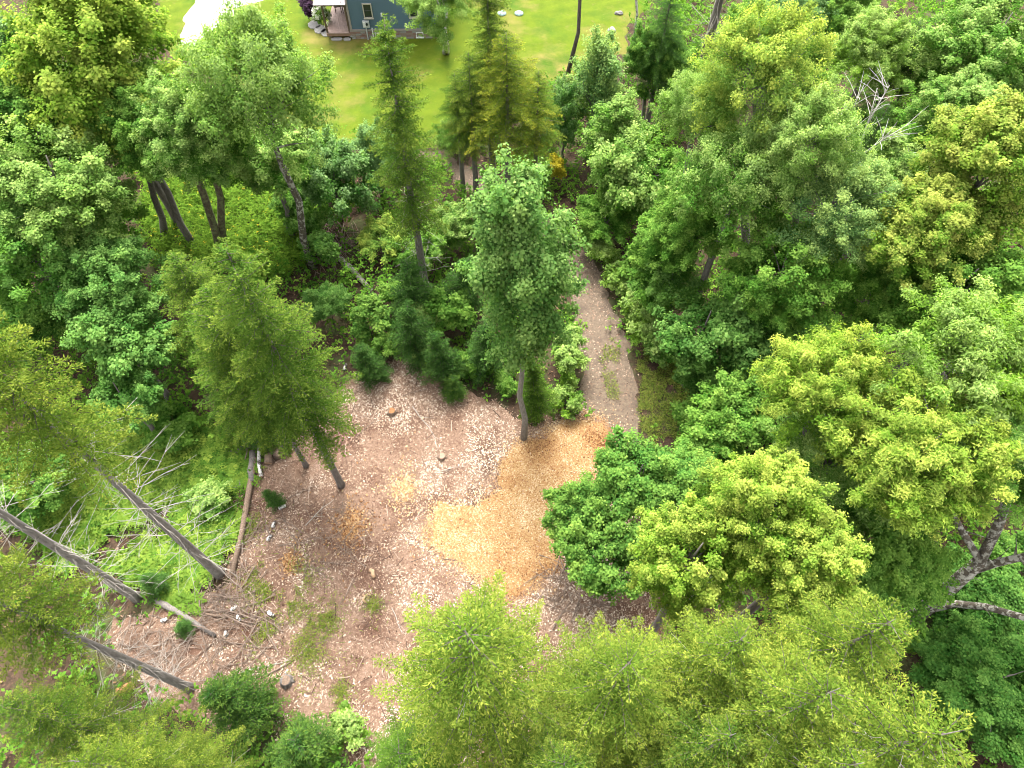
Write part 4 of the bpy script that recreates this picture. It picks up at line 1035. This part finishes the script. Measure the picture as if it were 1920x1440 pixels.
M_SHINGLE = plain('shingle', (0.10, 0.10, 0.105), 0.9, 0.3, 12)
M_GREYBOX = plain('grey_utility', (0.32,0.33,0.33), 0.5, 0.05)
M_SLAB = plain('pale_flagstone', (0.20,0.19,0.175), 0.9, 0.15, 4, 0, 0.3)
hb = at(661, 73)
hz = math.atan2(at(835, 71).y - hb.y, at(835, 71).x - hb.x)
house = thing('house', 'blue lap-sided house with a stone base at the top of the lawn', 'house', hb, None, hz)
HW, HD, EAVE, PEAK = 6.75, 9.0, 5.4, 7.6
def P_(name, m, mat, parent=house, **k): return add(name, m.mesh(name, mat), parent, **k)
w = MB().box((HW / 2, HD / 2 + 0.03, EAVE / 2), (HW - 0.06, HD - 0.06, EAVE))
w.quad((0.03, 0.035, EAVE), (HW - 0.03, 0.035, EAVE), (HW / 2, 0.035, PEAK - 0.05)); w.quad((HW - 0.03, HD - 0.03, EAVE), (0.03, HD - 0.03, EAVE), (HW / 2, HD - 0.03, PEAK - 0.05))
wall = P_('wall', w, M_SIDING)
bd = MB(); bd.v = [(0, 0, 0), (1, 0, 0), (1, 0.03, 0), (0, 0.03, 0), (0, 0.016, 0.15), (1, 0.016, 0.15), (1, 0.03, 0.15), (0, 0.03, 0.15)]
bd.f = [(3, 2, 1, 0), (4, 5, 6, 7), (0, 1, 5, 4), (1, 2, 6, 5), (2, 3, 7, 6), (3, 0, 4, 7)]
bme = bd.mesh('siding_board', M_SIDING)
z = 0.74
while z < PEAK - 0.3:
    xw = 0.10 if z < EAVE else 0.1 + (z - EAVE) / (PEAK - EAVE) * HW / 2
    add('siding_board', bme, wall, (xw, 0.0, z), None, (HW - 2 * xw, 1, 1)); z += 0.142
fnd = P_('foundation', MB().box((HW / 2, HD / 2, 0.28), (HW + 0.04, HD + 0.02, 0.62)), M_MORTAR)
r = np.random.default_rng(700)
sme = [MB().box((0, 0, 0), (1, 0.06, 1), 0, 0.96).mesh('stone', m) for m in M_STONE]
for row in range(4):
    x = -0.02 - 0.1 * (row % 2)
    while x < HW - 0.05:
        l = r.uniform(0.22, 0.5); l = min(l, HW + 0.02 - x)
        if l > 0.08: add('stone', sme[r.integers(3)], fnd, (x + l / 2, -0.02 - 0.01 * r.random(), 0.075 + 0.14 * row), None, (l - 0.02, 1, 0.125))
        x += l
P_('water_table', MB().box((HW / 2, -0.02, 0.655), (HW + 0.1, 0.10, 0.13)), M_TRIM)
for x in (0.055, HW - 0.055): P_('corner_board', MB().box((x, -0.005, 0.72 + (EAVE - 0.72) / 2), (0.13, 0.075, EAVE - 0.72)), M_TRIM)
def window(x0, x1, z0, z1, fm, parent=house, fr=0.07):
    f = MB(); xc, zc = (x0 + x1) / 2, (z0 + z1) / 2
    for xx in (x0 + fr / 2, x1 - fr / 2): f.box((xx, -0.035, zc), (fr, 0.09, z1 - z0))
    for zz in (z0 + fr / 2, z1 - fr / 2): f.box((xc, -0.035, zz), (x1 - x0 - 2 * fr, 0.09, fr))
    wn_ = add('window', f.mesh('window', fm), parent)
    P_('pane', MB().box((xc, -0.012, zc), (x1 - x0 - 2 * fr, 0.02, z1 - z0 - 2 * fr)), M_GLASS, wn_)
    if z1 - z0 > 0.7: P_('sash_rail', MB().box((xc, -0.028, zc), (x1 - x0 - 2 * fr, 0.02, 0.035)), plain('dark_sash', (0.05, 0.05, 0.05)), wn_)
    P_('sill', MB().box((xc, -0.055, z0 - 0.02), (x1 - x0 + 0.06, 0.13, 0.04)), fm, wn_)
window(1.12, 1.76, 1.55, 2.6, M_FRAME)
window(4.3, 4.94, 1.55, 2.6, M_FRAME)
window(1.68, 2.2, 0.10, 0.48, M_WHITEF, house, 0.05)
window(4.62, 5.14, 0.10, 0.48, M_WHITEF, house, 0.05)
mb = P_('meter_box', MB().box((1.18, -0.09, 1.16), (0.46, 0.16, 0.46)), M_GREYBOX)
P_('meter_dial', MB().tube([(1.25, -0.17, 1.2), (1.25, -0.25, 1.2)], 0.085, 12), M_GLASS, mb)
P_('cover_plate', MB().box((1.07, -0.18, 1.16), (0.17, 0.02, 0.38)), M_WHITEF, mb)
P_('conduit', MB().tube([(1.14, -0.10, 0.93), (1.14, -0.10, -0.05)], 0.045, 8), M_GREYBOX, mb)
P_('vent_pipe', MB().tube([(1.55, -0.06, 0.85), (1.55, -0.12, 0.80), (1.55, -0.12, 0.02)], 0.035, 8), M_WHITEF)
fx = P_('wall_fixture', MB().box((2.38, -0.08, 1.82), (0.13, 0.14, 0.2), 0, 0.8), M_WHITEF)
P_('cable', MB().tube([(2.35, -0.05, 1.72), (2.25, -0.05, 1.4), (2.38, -0.05, 1.28), (2.55, -0.05, 1.45)], 0.01, 5), M_GREYBOX, fx)
for sgn in (-1, 1):
    e, p = (HW / 2 + sgn * (HW / 2 + 0.4), EAVE - 0.26), (HW / 2, PEAK)
    m = MB(); y0, y1, th = -0.4, HD + 0.4, 0.16
    a = [(e[0], y0, e[1]), (e[0], y1, e[1]), (p[0], y1, p[1]), (p[0], y0, p[1])]
    up = [(x, y, zz + th) for x, y, zz in a]
    m.v = a + up; m.f = [(0, 1, 2, 3), (7, 6, 5, 4), (0, 4, 5, 1), (1, 5, 6, 2), (2, 6, 7, 3), (3, 7, 4, 0)]
    P_('roof_slope', m, M_SHINGLE)
porch = P_('porch', MB().box((-0.90, 2.4, 0.33), (1.74, 4.8, 0.22)), M_DECKDK)
for k in range(13): P_('deck_board', MB().box((-1.72 + 0.1355 * k, 2.38, 0.458), (0.128, 4.86, 0.03)), M_DECK, porch)
for x in (-1.70, -0.12):
    for y in (0.06, 4.6): P_('post', MB().box((x, y, 1.48), (0.12, 0.12, 2.06)), M_POST, porch)
for x in (-1.6, -0.2): P_('pier', MB().box((x, 0.3, 0.1), (0.2, 0.2, 0.25)), M_MORTAR, porch)
pr_ = P_('porch_roof', MB().box((-1.08, 2.45, 2.58), (2.1, 5.3, 0.12)), M_POST, porch)
rf = MB()
for k in range(6):
    P_('roof_panel', MB().box((-2.0 + 0.37 * k, 2.42, 2.665), (0.355, 5.5, 0.03)).box((-2.18 + 0.37 * k, 2.42, 2.69), (0.02, 5.5, 0.05)), M_ROOF, porch)
def chair(label, lx, ly, rz):
    wp = house.matrix_basis
    b = Matrix.Rotation(hz, 4, 'Z') @ Vector((lx, ly, 0.474)) + hb
    t = thing('porch_chair', label, 'chair', b, 'chairs on the porch', hz + rz)
    for sx in (-1, 1):
        for sy in (-1, 1): add('leg', MB().box((0.2 * sx, 0.2 * sy, 0.21), (0.05, 0.05, 0.42)).mesh('leg', M_POST), t)
    add('seat', MB().box((0, 0, 0.44), (0.48, 0.48, 0.05)).mesh('seat', M_POST), t)
    add('backrest', MB().box((0, 0.23, 0.74), (0.46, 0.05, 0.56)).mesh('backrest', M_POST), t)
    for sx in (-1, 1): add('armrest', MB().box((0.24 * sx, 0.02, 0.64), (0.05, 0.44, 0.04)).box((0.24 * sx, -0.18, 0.53), (0.04, 0.04, 0.2)).mesh('armrest', M_POST), t)
chair('dark porch chair on the side away from the house wall', -1.22, 2.75, 0.2)
chair('dark porch chair on the side next to the house wall', -0.62, 2.75, -0.2)
# flagstones and planting beside the porch
for lab, x, y, sx, sy, rz in (('pale flagstone step nearest the corner of the porch', 612, 62, 0.8, 1.1, 0.1), ('pale flagstone in the middle beside the porch', 601, 56, 0.9, 1.0, -0.2), ('pale flagstone farthest from the lawn beside the porch', 590, 47, 1.0, 1.1, 0.15),
                              ('long tan flagstone under the front rim of the porch', 632, 74, 0.9, 0.4, 0.05), ('short tan flagstone under the front rim of the porch', 651, 74.5, 0.6, 0.4, -0.08)):
    b = at(x, y); r = np.random.default_rng(int(x)); n = 9
    ring = [(math.cos(k * 6.283 / n) * sx / 2 * (0.9 + 0.2 * r.random()), math.sin(k * 6.283 / n) * sy / 2 * (0.9 + 0.2 * r.random())) for k in range(n)]
    m = MB(); m.v = [(a, c, 0) for a, c in ring] + [(a * 0.97, c * 0.97, 0.07) for a, c in ring]
    m.f = [tuple(range(n, 2 * n))] + [(k, (k + 1) % n, n + (k + 1) % n, n + k) for k in range(n)]
    o = add('flagstone', m.mesh('flagstone', M_SLAB), None, b, (0, 0, rz), label=lab, category='flagstone', group='flagstones by the porch')
hyd = bush('round green hydrangea with white flower heads beside the porch', (603, 30), 16, 0.8, 1.0, (0.06, 0.13, 0.02), (0.12, 0.2, 0.04), name='hydrangea', group='shrubs beside the porch')
r = np.random.default_rng(720); hc = at(603, 30, 0.8)
fl = []
for k in range(26):
    d = unit(r.normal(0, 1, 3) + np.array([0, -0.3, 0.7])) * (0.62 + 0.08 * r.random())
    T = np.repeat(d[None], 22, 0) + r.normal(0, 0.055, (22, 3))
    fl.append(rosettes(T, np.repeat(d[None], 22, 0), 3, 0.06, 0.06, r))
V = np.concatenate(fl)
add('flower_head', np_mesh('flower_head', V, np.arange(len(V)).reshape(-1, 4), tint_material('hydrangea_petals', [(0, (0.30, 0.34, 0.2)), (1, (0.5, 0.5, 0.43))], 0.8, 0.2), {'tint': r.random(len(V) // 4)}), hyd, hc - hyd.location, kind='stuff')
bush('dark purple-leaved shrub behind the hydrangea', (577, 14), 20, 1.0, 0.9, (0.035, 0.022, 0.035), (0.07, 0.04, 0.07), name='purple_shrub', group='shrubs beside the porch')
# lawn things
for lab, x, y in (('pale green septic lid on the lawn, nearer the tall spruce', 941, 26), ('pale green septic lid on the lawn, farther from the tall spruce', 973, 26)):
    t = thing('septic_lid', lab, 'lid', at(x, y), 'septic lids on the lawn')
    add('rim', MB().tube([(0, 0, 0), (0, 0, 0.07)], 0.33, 18).mesh('rim', plain('lid_green', (0.08,0.13,0.115))), t)
    add('cover', MB().tube([(0, 0, 0.07), (0, 0, 0.11), (0, 0, 0.13)], [0.29, 0.27, 0.12], 18).mesh('cover', plain('lid_pale', (0.12,0.18,0.165))), t)
def boulder(label, x, y, s, flat=0.45):
    import bmesh
    bm = bmesh.new(); bmesh.ops.create_icosphere(bm, subdivisions=3, radius=s); r = np.random.default_rng(int(x + y))
    ph = r.random(9) * 6
    for v in bm.verts:
        c = v.co / s; k = 1 + 0.14 * math.sin(3 * c.x + ph[0]) + 0.12 * math.sin(4 * c.y + ph[1]) + 0.08 * math.sin(7 * c.z + 3 * c.x + ph[2]); v.co = v.co * k; v.co.z *= flat
    me = bpy.data.meshes.new('boulder'); bm.to_mesh(me); bm.free(); me.materials.append(plain('boulder_stone', (0.12,0.11,0.10), 0.9, 0.25, 5, 0, 0.5))
    add('boulder', me, None, at(x, y) + Vector((0, 0, s * flat * 0.4)), label=label, category='boulder', group='boulders on the lawn')
boulder('pale flat boulder at the right end of the lawn', 1146, 57, 0.30, 0.4)
boulder('grey boulder at the lawn corner by the dark maple', 1160, 26, 0.26, 0.6)
t = thing('bucket', 'small black bucket standing in the house shade on the lawn', 'bucket', at(744, 116))
add('body', MB().tube([(0, 0, 0.004), (0, 0, 0.28), (0, 0, 0.29), (0, 0, 0.06)], [0.12, 0.16, 0.145, 0.11], 14).mesh('body', plain('black_plastic', (0.02, 0.02, 0.022), 0.4)), t)
add('handle', MB().tube([(0.16 * math.cos(a), 0.02, 0.28 + 0.14 * math.sin(a)) for a in np.linspace(0, math.pi, 9)], 0.008, 5).mesh('handle', M_GREYBOX), t)
